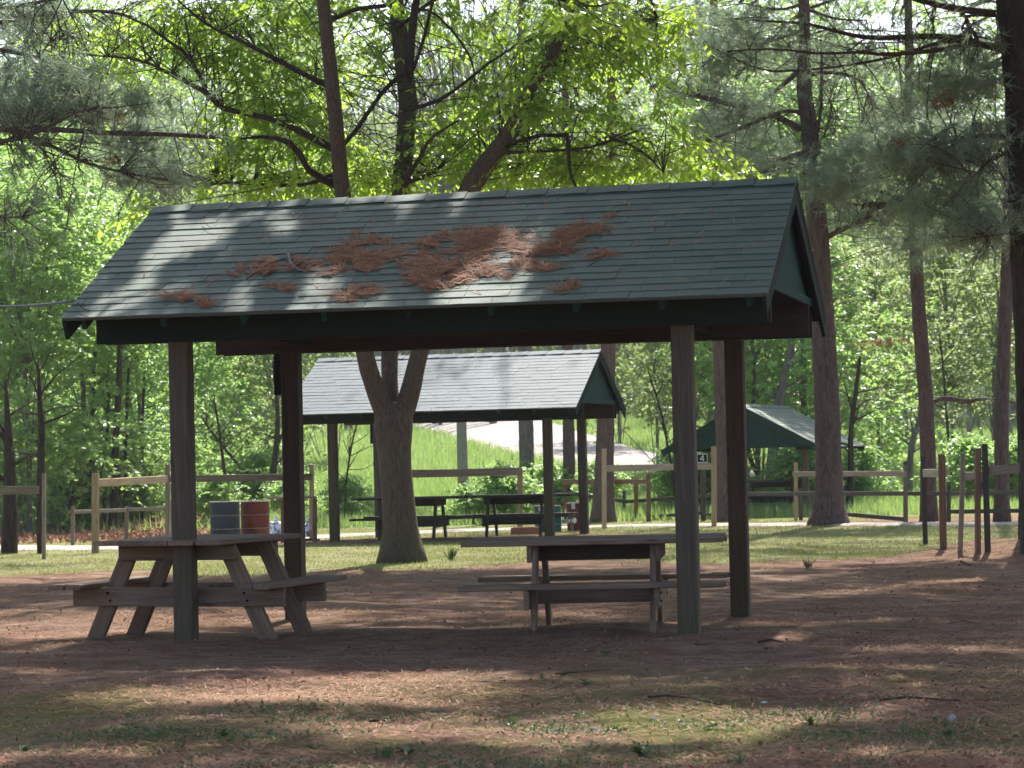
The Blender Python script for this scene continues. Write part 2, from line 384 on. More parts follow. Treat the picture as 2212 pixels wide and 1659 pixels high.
# ------------------------------------------------------------------ the ground
xs = np.concatenate([np.arange(-100, -30, 5.0), np.arange(-30, -8, 0.8), np.arange(-8, 8, 0.16), np.arange(8, 30, 0.8), np.arange(30, 101, 5.0)])
ys = np.concatenate([np.arange(-40, 9, 3.0), np.arange(9, 40, 0.18), np.arange(40, 75, 0.4), np.arange(75, 140, 1.2), np.arange(140, 330, 6.0)])
X, Y = np.meshgrid(xs, ys); Z = terrain(X, Y)
V = np.stack([X, Y, Z], -1).reshape(-1, 3); nx, ny = len(xs), len(ys)
i = np.arange(ny-1)[:, None]*nx + np.arange(nx-1)[None, :]; i = i.ravel()
F = np.stack([i, i+1, i+nx+1, i+nx], 1)
gme = np_mesh('ground', V, F, M['ground'], True)
def px_of(x, y, z):
    d = np.stack([x, y, z-CAM[2]], -1); w = d@CF
    return UC+FPX*(d@CR)/w, VC-FPX*(d@CU)/w
def grass_mask(x, y):
    u, v = px_of(x, y, terrain(x, y))
    wob = 1.2*np.sin(0.9*x+1.0)+0.8*np.sin(2.1*x)
    g = sstep((y-(32.6+wob))/2.2)
    g = np.where(u > 1750, sstep((y-32.6-wob-5.0*np.clip((u-1750)/400, 0, 1)**2)/2.2), g)
    g = g*(1-0.85*np.exp(-(((x+1.0)/4.2)**2+((y-46.3)/1.9)**2)**2))      # worn ground under the far shelter
    g = g*(1-0.9*np.exp(-(((x-7.0)/2.6)**2+((y-53)/4.0)**2)**2))         # needles round the big pine
    g = g*(1-0.75*sstep((x-8.2)/1.5)*sstep((y-41)/2)*(1-sstep((y-60)/3)))
    patch = 0.35*np.exp(-(((x-3.5)/1.6)**2+((y-24.5)/1.4)**2))+0.3*np.exp(-(((x+0.5)/2.5)**2+((y-28.5)/1.5)**2))
    left = sstep((30-y)/2)*0
    bank = sstep((-6.2-x*0-0.0*y - x)/1.5)*sstep((y-50)/3)*(1-sstep((y-70)/4))  # leafy bank at the left
    g = g*(1-0.9*bank)
    return np.clip(g+patch+left, 0, 1)
def meadow_mask(x, y):
    m = sstep((y-60.5-0.5*np.sin(x))/3)
    m = m*(1-0.9*sstep((-6.2-x)/1.5)*(1-sstep((y-70)/4)))
    return m*(1-0.6*sstep((y-136)/8))
for nm, fn in (('grass', grass_mask), ('meadow', meadow_mask)):
    a = gme.attributes.new(nm, 'FLOAT', 'POINT'); a.data.foreach_set('value', fn(V[:, 0], V[:, 1]).astype(np.float32))
tag(link('ground', gme), kind='structure')
def strip(name, pts, widths, off, m, sub=14):
    """a flat ribbon that follows the terrain along a polyline of ground points"""
    pts = [np.array(p[:2]) for p in pts]; V = []; 
    c = []; w = []
    for a in range(len(pts)-1):
        for k in range(sub):
            t = k/sub; c.append(pts[a]*(1-t)+pts[a+1]*t); w.append(widths[a]*(1-t)+widths[a+1]*t)
    c.append(pts[-1]); w.append(widths[-1]); n = len(c)
    for k in range(n):
        d = c[min(k+1, n-1)]-c[max(k-1, 0)]; d /= np.linalg.norm(d); s = np.array([-d[1], d[0]])
        ww = w[k]*(1+0.05*math.sin(k*1.7)+0.04*math.sin(k*0.61))
        for e in np.linspace(-1, 1, 9):
            p = c[k]+s*ww*e/2; V.append((p[0], p[1], float(terrain(p[0], p[1]))+off*(1.0-0.9*abs(e)**6)))
    F = [(k*9+e, k*9+e+1, (k+1)*9+e+1, (k+1)*9+e) for k in range(n-1) for e in range(8)]
    return tag(link(name, np_mesh(name, V, F, m, True)), kind='structure')
strip('gravel_path', [(-24, 46), (-13, 50.5), gnd(218, 1186), gnd(430, 1178), gnd(700, 1160), gnd(1000, 1147), gnd(1400, 1136), gnd(1800, 1134), gnd(2200, 1133), (22, 60)], [1.5]*10, 0.04, M['gravel'])
road_px = [(1900, 1060, 3.0), (1640, 1050, 3.5), (1463, 1012, 4.5), (1363, 1000, 5.0), (1258, 977, 5.2), (1157, 950, 5.5), (1080, 928, 6.0), (1010, 912, 6.5), (900, 900, 6.5)]
rp = [gnd(a, b) for a, b, c in road_px]
strip('gravel_road', rp, [c for a, b, c in road_px], 0.09, M['gravel'])

# ------------------------------------------------------------------ shelters
def shingle_mesh(w, e, thick, m):
    """a tapered tab: x across (width w), y up the slope (exposure e + lap), thick at the lower edge"""
    b = MB(); lap = 0.03; nseg = 4; V = []
    for k in range(nseg+1):
        x = w*k/nseg; j = random.uniform(-1, 1)*0.003
        V += [(x, j, 0), (x, j, thick), (x, e+lap, 0.001), (x, e+lap, 0.004)]
    Fc = []
    for k in range(nseg):
        a, c = k*4, (k+1)*4
        Fc += [(a, c, c+1, a+1), (a+1, c+1, c+3, a+3)]
    Fc += [(0, 1, 3, 2), (nseg*4, nseg*4+2, nseg*4+3, nseg*4+1)]
    b.add(V, Fc); return b.mesh('shingle', m)
def shelter(name, loc, rz, label, Lp, Dp, zb, ze, Lr, De, Lb, slope=0.495, shm=None, cols=16, rows=18, singles=True, green=None, full_panel=False, postm=None, zpanel=None):
    root = empty(name, loc, rz, label=label, cat='picnic shelter', group='open picnic shelters with gabled roofs')
    Rm = wm(root)
    def W(x, y, z): return Rm @ Vector((x, y, z))
    green = green or M['green_dark']; zr = ze + De*slope; sl = math.hypot(De, De*slope); ang = math.atan(slope)
    pm = postm or [M['post_wood']]*4
    # posts: each runs from just below the ground up inside the beam
    for (x, y), m_ in zip(((-Lp, -Dp), (Lp, -Dp), (Lp, Dp), (-Lp, Dp)), pm):
        gz = float(terrain(W(x, y, 0).x, W(x, y, 0).y))-loc[2]
        top = zb + 0.24
        board('post', W(x, y, gz-0.12), W(x+random.uniform(-.01, .01), y, top), 0.155, 0.155, m_, root, up=W(0, 1, 0)-W(0, 0, 0), ch=0.012)
    # beams: two planks, one on each face of the posts
    for y0 in (-Dp, Dp):
        for dy in (-0.1, 0.1):
            outer = (dy < 0) == (y0 < 0)
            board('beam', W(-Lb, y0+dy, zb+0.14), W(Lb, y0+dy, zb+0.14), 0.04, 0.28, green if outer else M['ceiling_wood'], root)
    zt = zb+0.285
    for x in (-Lp+0.2, Lp-0.2):                                    # end ties
        board('tie_beam', W(x, -Dp+0.13, zb+0.16), W(x, Dp-0.13, zb+0.16), 0.04, 0.20, green, root)
    for x in (-Lp*0.33, Lp*0.33):
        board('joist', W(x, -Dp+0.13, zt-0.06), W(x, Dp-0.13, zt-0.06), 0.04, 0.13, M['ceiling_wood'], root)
    # rafters with tails
    n = 9
    for k in range(n):
        x = -Lr+0.14 + (2*Lr-0.28)*k/(n-1)
        for s in (-1, 1):
            dn = np.array([0, s*math.cos(ang), -math.sin(ang)])
            a = (x, s*0.02, zr-0.085); e = (x, s*(De-0.05), zr-0.085-(De-0.07)*slope)
            board('rafter', W(*a), W(*e), 0.04, 0.10, M['green_paint'] if abs(x) > 0 else green, root, up=(0, 0, 1))
    roof = empty('roof', W(0, 0, ze), rz); roof.parent = root; roof.matrix_basis = Matrix.Translation((0, 0, ze))
    # deck
    for s in (-1, 1):
        b = MB(); t0, t1 = 0.030, 0.004
        prof = [(0, De*slope-t0), (0, De*slope-t1), (s*De, -t1), (s*De, -t0)]
        V = [(x, q[0], q[1]) for x in (-Lr, Lr) for q in prof]
        b.add(V, [(0, 1, 2, 3), (7, 6, 5, 4), (0, 4, 5, 1), (1, 5, 6, 2), (2, 6, 7, 3), (3, 7, 4, 0)])
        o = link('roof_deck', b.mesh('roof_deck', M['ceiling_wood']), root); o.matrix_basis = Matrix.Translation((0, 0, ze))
        # drip edge
        board('drip_edge', W(-Lr-0.005, s*(De+0.012), ze-0.012), W(Lr+0.005, s*(De+0.012), ze-0.012), 0.012, 0.030, M['grey_trim'], roof)
    # rake boards and gable panels
    for e in (-1, 1):
        for s in (-1, 1):
            a = (e*(Lr-0.018), s*0.012, zr-0.105); d = (e*(Lr-0.018), s*(De+0.0), zr-0.105-(De-0.012)*slope)
            board('rake_board', W(*a), W(*d), 0.03, 0.15, green, root, up=(0, 0, 1))
        xg = e*(Lr-0.10)
        zp = (ze+0.13) if zpanel is None else zpanel
        hw = (zr-0.05-zp)/slope - 0.05
        nb = max(8, int(2*hw/0.16))
        for k in range(nb):                                           # vertical siding boards of the gable
            y0, y1 = -hw+2*hw*k/nb+0.004, -hw+2*hw*(k+1)/nb-0.004
            zz = lambda yy: max(zp+0.01, zr-0.045-abs(yy)*slope)
            ym = [y0, y1] if y0*y1 >= 0 else [y0, 0, y1]
            b = MB(); V = []
            for xx in (-0.009, 0.009):
                V += [(xx, yy, zp) for yy in ym]+[(xx, yy, zz(yy)) for yy in ym[::-1]]
            q = len(ym)*2; b.add(V, [tuple(range(q)), tuple(range(2*q-1, q-1, -1))]+[(i_, (i_+1) % q, q+(i_+1) % q, q+i_) for i_ in range(q)])
            o = link('siding_board', b.mesh('siding_board', M['green_paint']), root); o.matrix_basis = Matrix.Translation((xg, 0, 0))
        board('gable_trim', W(xg+e*0.028, -hw-0.03, zp-0.02), W(xg+e*0.028, hw+0.03, zp-0.02), 0.03, 0.07, M['green_paint'], root)
    # shingles
    shm = shm or M['shingle']; ex = sl/rows; w = 2*Lr/cols
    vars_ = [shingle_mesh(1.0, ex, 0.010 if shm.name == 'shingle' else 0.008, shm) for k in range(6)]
    rest = MB()
    for s in (-1, 1):
        for r in range(rows):
            x = -Lr-0.01; off = (0.0, 0.5, 0.25, 0.75, 0.1)[r % 5]*w; first = True
            while x < Lr-0.02:
                ww = off if (first and off > 0.05) else w*random.uniform(0.86, 1.12); first = False
                ww = min(ww, Lr+0.01-x)
                if Lr+0.01-(x+ww) < 0.12: ww = Lr+0.01-x
                d = De+0.03-r*ex*math.cos(ang); z = -(0.03*slope) + r*ex*math.sin(ang)
                lift = random.choice((0, 0, 0.003, 0.006))
                M3 = Matrix.Rotation(ang, 4, 'X') if s < 0 else Matrix.Rotation(math.pi, 4, 'Z') @ Matrix.Rotation(ang, 4, 'X')
                T = Matrix.Translation((x if s < 0 else x+ww-0.003, s*d, z+0.001))
                mm = T @ M3 @ Matrix.Rotation(random.uniform(-1, 1)*0.003, 4, 'Z') @ Matrix.Diagonal((ww-0.003, 1, 1+lift*60, 1))
                me = random.choice(vars_)
                if s < 0 and singles:
                    o = link('shingle', me, roof); o.matrix_basis = mm
                else:
                    co = [mm @ v.co for v in me.vertices]; rest.add(co, [tuple(p.vertices) for p in me.polygons])
                x += ww
    o = link('shingles' if not singles else 'rear_shingles', rest.mesh('shingles', shm), roof); o['kind'] = 'stuff'
    nc = cols
    b = MB(); cw = 2*Lr/nc
    for sx in (-1, 1):
        b.add([(0, sx*0.0, 0.012), (cw+0.02, 0, 0.022), (cw+0.02, sx*0.13, 0.022-0.13*slope), (0, sx*0.13, 0.012-0.13*slope)], [(0, 1, 2, 3)])
        b.add([(cw+0.02, 0, 0.022), (cw+0.02, 0, 0.010), (cw+0.02, sx*0.13, 0.010-0.13*slope), (cw+0.02, sx*0.13, 0.022-0.13*slope)], [(0, 1, 2, 3)])
    cap = b.mesh('ridge_cap', shm)
    for k in range(nc):
        o = link('ridge_cap', cap, roof); o.matrix_basis = Matrix.Translation((-Lr-0.01+k*cw, 0, De*slope+0.006))
    return root, W
sh1, W1 = shelter('picnic_shelter', (-0.3324, 20.972, 0.0), -0.2217,
    'large green roofed picnic shelter with brown pine needles heaped on its shingles',
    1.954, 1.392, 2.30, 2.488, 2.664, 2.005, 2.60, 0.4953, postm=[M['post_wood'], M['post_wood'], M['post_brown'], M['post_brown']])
sh2, W2 = shelter('picnic_shelter', (-0.963, 46.80, -0.15), -0.25,
    'middle picnic shelter with pale blue grey roof behind the forked tree',
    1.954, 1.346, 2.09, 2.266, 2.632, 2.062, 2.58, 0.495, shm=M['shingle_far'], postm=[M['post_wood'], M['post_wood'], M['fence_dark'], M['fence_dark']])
# third shelter: its gable end looks at the camera
p3 = at(1640, 1109, 64.0)
sh3, W3 = shelter('picnic_shelter', (p3[0]+0.45, 66.6, -0.35), math.radians(90-18.8),
    'small low picnic shelter with green gable wall facing us behind the thick pine',
    1.954, 1.45, 1.60, 1.66, 2.66, 2.02, 2.5, 0.53, shm=M['shingle'], singles=False, green=M['green_paint'], full_panel=True, zpanel=1.72)
# junction boxes on the rear left posts
for (Wf, root, Lp, Dp, zb) in ((W1, sh1, 1.954, 1.392, 2.30), (W2, sh2, 1.954, 1.346, 2.09)):
    board('junction_box', Wf(-Lp-0.115, Dp, zb-0.36), Wf(-Lp-0.115, Dp, zb+0.02), 0.07, 0.11, M['black'], root, up=(0, 1, 0))

# pine straw on the front roof slope, placed in roof coordinates
def roof_pt(u, v, lift=0.02):
    """where the view through a photo point meets the front slope of the near shelter"""
    A = np.array(W1(0, -2.005, 2.488)); B = np.array(W1(1, -2.005, 2.488)); C = np.array(W1(0, 0, 3.4813))
    n = np.cross(B-A, C-A); n /= np.linalg.norm(n)
    d = ray(u, v); t = np.dot(A+n*lift-CAM, n)/np.dot(d, n); return CAM+d*t, n
strawP = []
piles = [((545, 590), (620, 570), 20, 420), ((525, 600), (580, 555), 16, 150), ((620, 585), (740, 552), 6, 260), ((735, 550), (830, 548), 26, 1100), ((735, 585), (800, 560), 22, 600),
         ((750, 520), (800, 535), 14, 250), ((740, 625), (800, 640), 17, 500), ((830, 575), (960, 565), 6, 420), ((930, 525), (990, 515), 16, 500), ((950, 555), (1110, 520), 18, 1000),
         ((1010, 515), (1110, 512), 18, 800), ((1100, 545), (1200, 545), 10, 500), ((1185, 540), (1240, 500), 17, 700), ((1230, 505), (1310, 488), 13, 600),
         ((880, 600), (1060, 585), 24, 1800), ((960, 570), (1060, 560), 14, 600), ((1080, 565), (1180, 583), 9, 400), ((930, 620), (1010, 615), 14, 500), ((370, 640), (435, 648), 12, 250),
         ((600, 615), (635, 622), 8, 150), ((1265, 570), (1310, 545), 7, 80), ((1190, 625), (1240, 620), 8, 40), ((640, 560), (660, 600), 5, 60), ((425, 655), (440, 665), 8, 80)]
for (a, b, th, n) in piles:
    for _ in range(max(3, int(n*0.40/20))):
        t = random.random(); g1, g2 = random.gauss(0, 1), random.gauss(0, 1)
        u = a[0]*(1-t)+b[0]*t + g1*th*0.95; v = a[1]*(1-t)+b[1]*t + g2*th*0.50; hd = random.uniform(0, math.pi)
        for _k in range(20):
            strawP.append((u+random.gauss(0, 1)*9*math.cos(hd)+random.gauss(0, 3), v+random.gauss(0, 1)*3.2*math.sin(hd)+random.gauss(0, 1.6), math.exp(-(g1*g1+g2*g2)/2)*random.uniform(.3, 1), th, hd+random.gauss(0, 0.55)))
for _ in range(160):
    strawP.append((random.uniform(300, 1650), random.uniform(440, 640), 0.0, 5, random.uniform(0, 3.14)))
V = []; 
for (u, v, e, th, hd) in strawP:
    p, n = roof_pt(u, v, 0.014 + 0.03*e*random.random()*min(1, th/14)); 
    Rl = np.array(wm(sh1).inverted() @ Vector(p))
    if abs(Rl[0]) > 2.62 or Rl[1] > -0.05 or Rl[1] < -1.99: continue
    d = np.array([math.cos(hd), math.sin(hd)*0.8, math.sin(hd)*0.4])+rng.normal(size=3)*0.15; d = d - n*np.dot(d, n)*random.uniform(0.75, 1.0); d /= np.linalg.norm(d); s = np.cross(d, n)
    l = random.uniform(0.08, 0.19); w_ = random.uniform(0.0025, 0.0055); q = p+d*l*0.5 + n*random.uniform(0, 0.018)+s*random.uniform(-.03, .03)
    V += [p-s*w_, p+s*w_, q+s*w_, p-s*w_, q+s*w_, q-s*w_]; r_ = q+d*l*0.5+s*random.uniform(-.03, .03)
    V += [q-s*w_, q+s*w_, r_]
V = np.array(V)
tag(link('pine_straw', np_mesh('pine_straw', V, np.arange(len(V)).reshape(-1, 3), M['straw'])), label='heaps of dry orange pine needles on the big shelter roof', cat='pine straw', kind='stuff')
def stick(name, pts, r, label, group, m=None, cat='stick'):
    root = MB(); c = np.mean(pts, 0); root.tube([p-c for p in pts], [r*(1-0.6*k/(len(pts)-1)) for k in range(len(pts))], 6)
    o = link(name, root.mesh(name, m or M['twig'], True)); o.location = c
    return tag(o, label, cat, group)
roof_sticks = [([(622, 545), (628, 570), (645, 582), (662, 586)], 0.012, 'thick curved dead stick on the shelter roof among the needles at left', 'twig_pale'),
    ([(637, 572), (655, 565), (668, 572), (658, 590)], 0.006, 'thin hooked twig on the shelter roof right of the thick curved stick', 'twig_pale'),
    ([(532, 603), (580, 570), (640, 548)], 0.005, 'long thin twig under the leftmost big heap of needles on the roof', 'twig'),
    ([(168, 655), (182, 668), (196, 671)], 0.006, 'short dark twig near the lower left roof corner', 'twig'),
    ([(1068, 572), (1120, 580), (1160, 583)], 0.004, 'straight pale twig across the small heap right of centre on the roof', 'twig_pale'),
    ([(1272, 575), (1295, 560), (1315, 545)], 0.004, 'lone twig on the bare right half of the roof', 'twig'),
    ([(995, 560), (1005, 580), (1018, 590)], 0.005, 'short pale twig in the largest heap of needles on the roof', 'twig_pale'),
    ([(440, 478), (452, 490), (470, 495)], 0.003, 'tiny forked twig near the top left of the roof', 'twig')]
for pts, r, lab, mm in roof_sticks:
    stick('stick', [roof_pt(a, b, 0.035)[0] for a, b in pts], r, lab, 'sticks on the shelter roof', M[mm])

# cable coming in from the left to the roof edge
ca = at(165, 649, 20.6); cb = at(-260, 622, 24.0)
b = MB(); pts = [ca*(1-t)+cb*t+np.array([0, 0, -0.10*4*t*(1-t)]) for t in np.linspace(0, 1, 14)]
b.tube([p-ca for p in pts], [0.010]*14, 6)
o = link('cable', b.mesh('cable', M['cable'], True)); o.location = ca
tag(o, 'thin grey cable running in from the left to the big shelter roof', 'cable')

# ------------------------------------------------------------------ picnic tables
bolt_me = []
for sx in (-1, 1):
    b = MB(); b.tube([(-0.004*sx, 0, 0), (0.009*sx, 0, 0)], [0.012, 0.009], 6); bolt_me.append(b.mesh('bolt', M['black']))
def picnic_table(loc, rz, label, m, Lt=2.0, seat_w=1.70, frame=0.97, top_w=1.02, leg_spread=1.40, h=0.75, dark=None, lt=0.33, sh=0.39):
    root = empty('picnic_table', loc, rz, label=label, cat='picnic table', group='wooden picnic tables')
    Rm = wm(root); W = lambda x, y, z: Rm @ Vector((x, y, z)); dark = dark or m
    nb = 5; bw = top_w/nb
    for k in range(nb):
        y = -top_w/2+bw*(k+0.5)
        e = random.uniform(-.015, .015)
        board('tabletop_board', W(-Lt/2+e, y, h-0.019), W(Lt/2+e, y, h-0.019), bw-0.008, 0.038, m, root)
    for s in (-1, 1):
        for k in range(2):
            y = s*(seat_w/2-0.07-0.14*k); e = random.uniform(-.012, .012)
            board('seat_board', W(-Lt/2+e, y, sh-0.019), W(Lt/2+e, y, sh-0.019), 0.132, 0.038, m, root)
    for x in (-frame/2, frame/2):
        g = 0.041 if x > 0 else -0.041
        board('crossbeam', W(x+g, -seat_w/2+0.03, sh-0.038-0.075), W(x+g, seat_w/2-0.03, sh-0.038-0.075), 0.038, 0.148, m, root)
        board('crossbeam', W(x+g, -top_w/2+0.05, h-0.038-0.065), W(x+g, top_w/2-0.05, h-0.038-0.065), 0.038, 0.128, m, root)
        for s in (-1, 1):
            gz = -0.09; sp = (leg_spread/2-lt)*0.09/(h-0.042)
            board('leg', W(x, s*(leg_spread/2+sp), gz), W(x, s*lt, h-0.042), 0.038 if False else 0.04, 0.14, m, root, up=Rm.to_3x3() @ Vector((0, 1, 0.0)))
    for x in (-frame/2, frame/2):
        g = 0.041 if x > 0 else -0.041; e = g*1.5
        for s in (-1, 1):
            yy = s*(lt+(leg_spread/2-lt)*(1-(sh-0.11)/(h-0.042)))
            for dz in (-0.03, 0.03):
                o = link('bolt', bolt_me[x > 0], root); o.matrix_basis = Matrix.Translation((x+e, yy+dz*0.4, sh-0.113+dz))
    board('stretcher', W(-frame/2-0.02, 0.0, h-0.038-0.07), W(frame/2+0.02, 0.0, h-0.038-0.07), 0.04, 0.13, dark, root)
    board('stretcher', W(-frame/2-0.02, 0.0, sh-0.038-0.075), W(frame/2+0.02, 0.0, sh-0.038-0.075), 0.04, 0.14, m, root)
    return root
def tloc(u0, v0, Y): p = at(u0, v0, Y); return (p[0], p[1], float(terrain(p[0], p[1])))
# left table: long axis runs away from us
nf = at(391, 1370, 20.27); a_ = math.radians(90-22)
picnic_table((nf[0]+0.31*math.cos(a_), nf[1]+0.31*math.sin(a_), 0.03), a_, 'brown picnic table seen end on with two drums showing above it', M['table_wood'], Lt=1.35, seat_w=1.92, frame=0.62, top_w=1.12, leg_spread=1.5, lt=0.41, sh=0.415)
nr = at(1284, 1376, 19.6)
picnic_table((nr[0]+0.06, nr[1]+0.72, 0.0), -0.10, 'picnic table seen side on at the right front shelter post', M['table_wood'], seat_w=1.62, frame=0.90, h=0.715, dark=M['table_dark'])
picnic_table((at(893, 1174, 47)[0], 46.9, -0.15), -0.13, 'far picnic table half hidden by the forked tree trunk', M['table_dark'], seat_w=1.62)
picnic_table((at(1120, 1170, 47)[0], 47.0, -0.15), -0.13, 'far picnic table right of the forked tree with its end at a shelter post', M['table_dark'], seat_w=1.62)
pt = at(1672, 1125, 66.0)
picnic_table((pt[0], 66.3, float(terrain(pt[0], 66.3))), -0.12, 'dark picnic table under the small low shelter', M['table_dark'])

# ------------------------------------------------------------------ fences
def px2m(Y): return Y/FPX
def fence(label, posts, rails, cat='fence', name='rail_fence', group='wooden rail fences'):
    base = [gnd(p[0] if len(p) < 6 else p[5], p[2]) for p in posts]; Ys = [b_[1] for b_ in base]; us = [p[0] for p in posts]
    root = empty(name, base[0], label=label, cat=cat, group=group)
    for p, g in zip(posts, base):
        u, vt, vb, w, m_ = p[:5]; ub = p[5] if len(p) > 5 else u
        wd = w*px2m(g[1]); top = at(u, vt, g[1])
        board('post', (g[0], g[1], g[2]-0.12), tuple(top), round(wd, 3), round(wd*0.95, 3), M[m_], root, up=(0, 1, 0), ch=wd*0.12)
    order = np.argsort(us); us_ = np.array(us)[order]; Y_ = np.array(Ys)[order]
    for r in rails:
        u0, v0, u1, v1, hh, m_ = r[:6]; sgn = r[6] if len(r) > 6 else -1
        Y0, Y1 = np.interp(u0, us_, Y_), np.interp(u1, us_, Y_)
        off = sgn*0.075
        board('rail', tuple(at(u0, v0, Y0+off)), tuple(at(u1, v1, Y1+off)), 0.04, round(hh*px2m((Y0+Y1)/2), 3), M[m_], root)
    return root
fence('weathered fence post with one grey rail leading out at the left edge', [(95, 1022, 1208, 8, 'fence_grey'), (-60, 1030, 1212, 9, 'fence_grey')], [(-62, 1060, 84, 1058, 18, 'fence_grey')])
fence('pale rail fence behind the left picnic table with three tall posts', [(206, 1022, 1195, 15, 'fence_light'), (362, 1003, 1180, 10, 'fence_grey'), (673, 1004, 1168, 10, 'fence_light')],
      [(212, 1043, 360, 1035, 16, 'fence_light'), (364, 1035, 672, 1030, 15, 'fence_grey')])
fence('low weathered fence crossing the leafy bank at left', [(157, 1096, 1182, 8, 'fence_grey'), (273, 1094, 1172, 8, 'fence_grey'), (372, 1090, 1170, 7, 'fence_grey')], [(150, 1106, 273, 1102, 8, 'fence_grey'), (273, 1101, 400, 1097, 8, 'fence_grey')])
fence('thin horse rail between two reddish posts beside the pale fence', [(612, 1076, 1172, 11, 'fence_red'), (680, 1074, 1170, 9, 'fence_red')], [(574, 1076, 684, 1074, 5, 'board_pale')])
fence('rail with bright orange end post right of the forked trunk', [(1123, 1011, 1152, 12, 'fence_light'), (860, 1015, 1160, 10, 'fence_grey')], [(858, 1024, 1120, 1019, 17, 'fence_grey')])
sf = fence('high rail fence carrying the number board', [(1305, 969, 1142, 10, 'fence_light'), (1542, 964, 1137, 11, 'fence_light')], [(1311, 1012, 1540, 1007, 14, 'board_pale')])
fence('reddish low rail fence with three stubby posts', [(1220, 1038, 1125, 9, 'fence_red'), (1374, 1032, 1125, 9, 'fence_red'), (1401, 1022, 1127, 10, 'fence_red')], [(1215, 1041, 1404, 1040, 10, 'fence_red')])
fence('long dark two rail fence below the meadow', [(1107, 1067, 1117, 6, 'fence_dark'), (1165, 1037, 1112, 8, 'fence_dark'), (1348, 1060, 1118, 7, 'fence_dark'), (1519, 1013, 1126, 11, 'fence_dark'), (1604, 1045, 1122, 8, 'fence_dark'), (1730, 1055, 1124, 8, 'fence_dark'), (1956, 996, 1127, 9, 'fence_dark'), (2049, 1041, 1129, 9, 'fence_dark'), (2230, 1040, 1131, 9, 'fence_dark')],
      [(1160, 1055, 1348, 1083, 8, 'fence_dark'), (1348, 1084, 1519, 1072, 8, 'fence_dark'), (1348, 1120, 1519, 1108, 7, 'fence_dark'), (1519, 1070, 1604, 1068, 8, 'fence_dark'), (1604, 1067, 1956, 1066, 9, 'fence_dark'), (1829, 1111, 1956, 1122, 9, 'fence_dark'), (1956, 1066, 2049, 1066, 9, 'fence_dark'), (2049, 1066, 2230, 1062, 9, 'fence_dark'), (2049, 1105, 2230, 1103, 9, 'fence_dark'), (1519, 1112, 1604, 1108, 7, 'fence_dark')])
fence('pale single rail fence running behind the thick pine', [(1719, 999, 1125, 8, 'fence_light'), (1957, 1005, 1128, 7, 'fence_grey')], [(1714, 1024, 1957, 1023, 11, 'board_pale')])
G_ = 'short pairs of posts with a board between them'
fence('pair of posts holding a pale board, the second post reddish', [(1994, 986, 1176, 10, 'fence_dark', 1999), (2034, 981, 1187, 14, 'fence_red', 2038)], [(1996, 1022, 2043, 1022, 18, 'board_pale', 1)], group=G_)
fence('leaning dark post joined to an upright brown post by a pale board', [(2081, 981, 1191, 10, 'fence_grey', 2073), (2112, 969, 1194, 12, 'fence_red')], [(2078, 1029, 2118, 1028, 18, 'board_pale', 1)], group=G_)
fence('dark leaning post with a curved pale board reaching the right edge', [(2127, 959, 1192, 12, 'fence_dark', 2134), (2209, 950, 1197, 11, 'fence_dark')], [(2128, 1018, 2212, 1010, 20, 'board_pale', 1)], group=G_)

# number board on the high rail fence
sp = at(1517, 990, gnd(1542, 1137)[1]-0.12); k = px2m(sp[1])
sign = empty('number_sign', sp, label='small black square board with a white number 4 on the fence', cat='sign')
def sbox(name, x0, x1, z0, z1, y0, y1, m_):
    b = MB(); b.box(((x0+x1)/2, (y0+y1)/2, (z0+z1)/2), ((x1-x0)/2, (y1-y0)/2, (z1-z0)/2)); return link(name, b.mesh(name, m_), sign)
sbox('board', -11*k, 11*k, -9*k, 9*k, 0, 0.02, M['black'])
for nm_, q in (('border', (-11, 11, 8, 9.6)), ('border', (-11, 11, -9.6, -8)), ('border', (-11.6, -10.2, -9.5, 9.5)), ('border', (10.2, 11.6, -9.5, 9.5))):
    sbox(nm_, q[0]*k, q[1]*k, q[2]*k, q[3]*k, -0.006, 0.0, M['white'])
b = MB()
b.box((2.0*k, -0.004, 0), (1.1*k, 0.003, 6.3*k)); b.box((-0.3*k, -0.0035, -2.2*k), (4.6*k, 0.003, 1.1*k))
th = math.atan2(8.5, 6.2); Rm3 = np.array(Matrix.Rotation(-th, 3, 'Y')); b.box((-1.4*k, -0.003, 2.2*k), (5.0*k, 0.003, 1.0*k), Rm3)
link('digit', b.mesh('digit', M['white']), sign)
sbox('tab', -7*k, -3*k, 9.7*k, 12.5*k, 0.001, 0.012, M['white'])

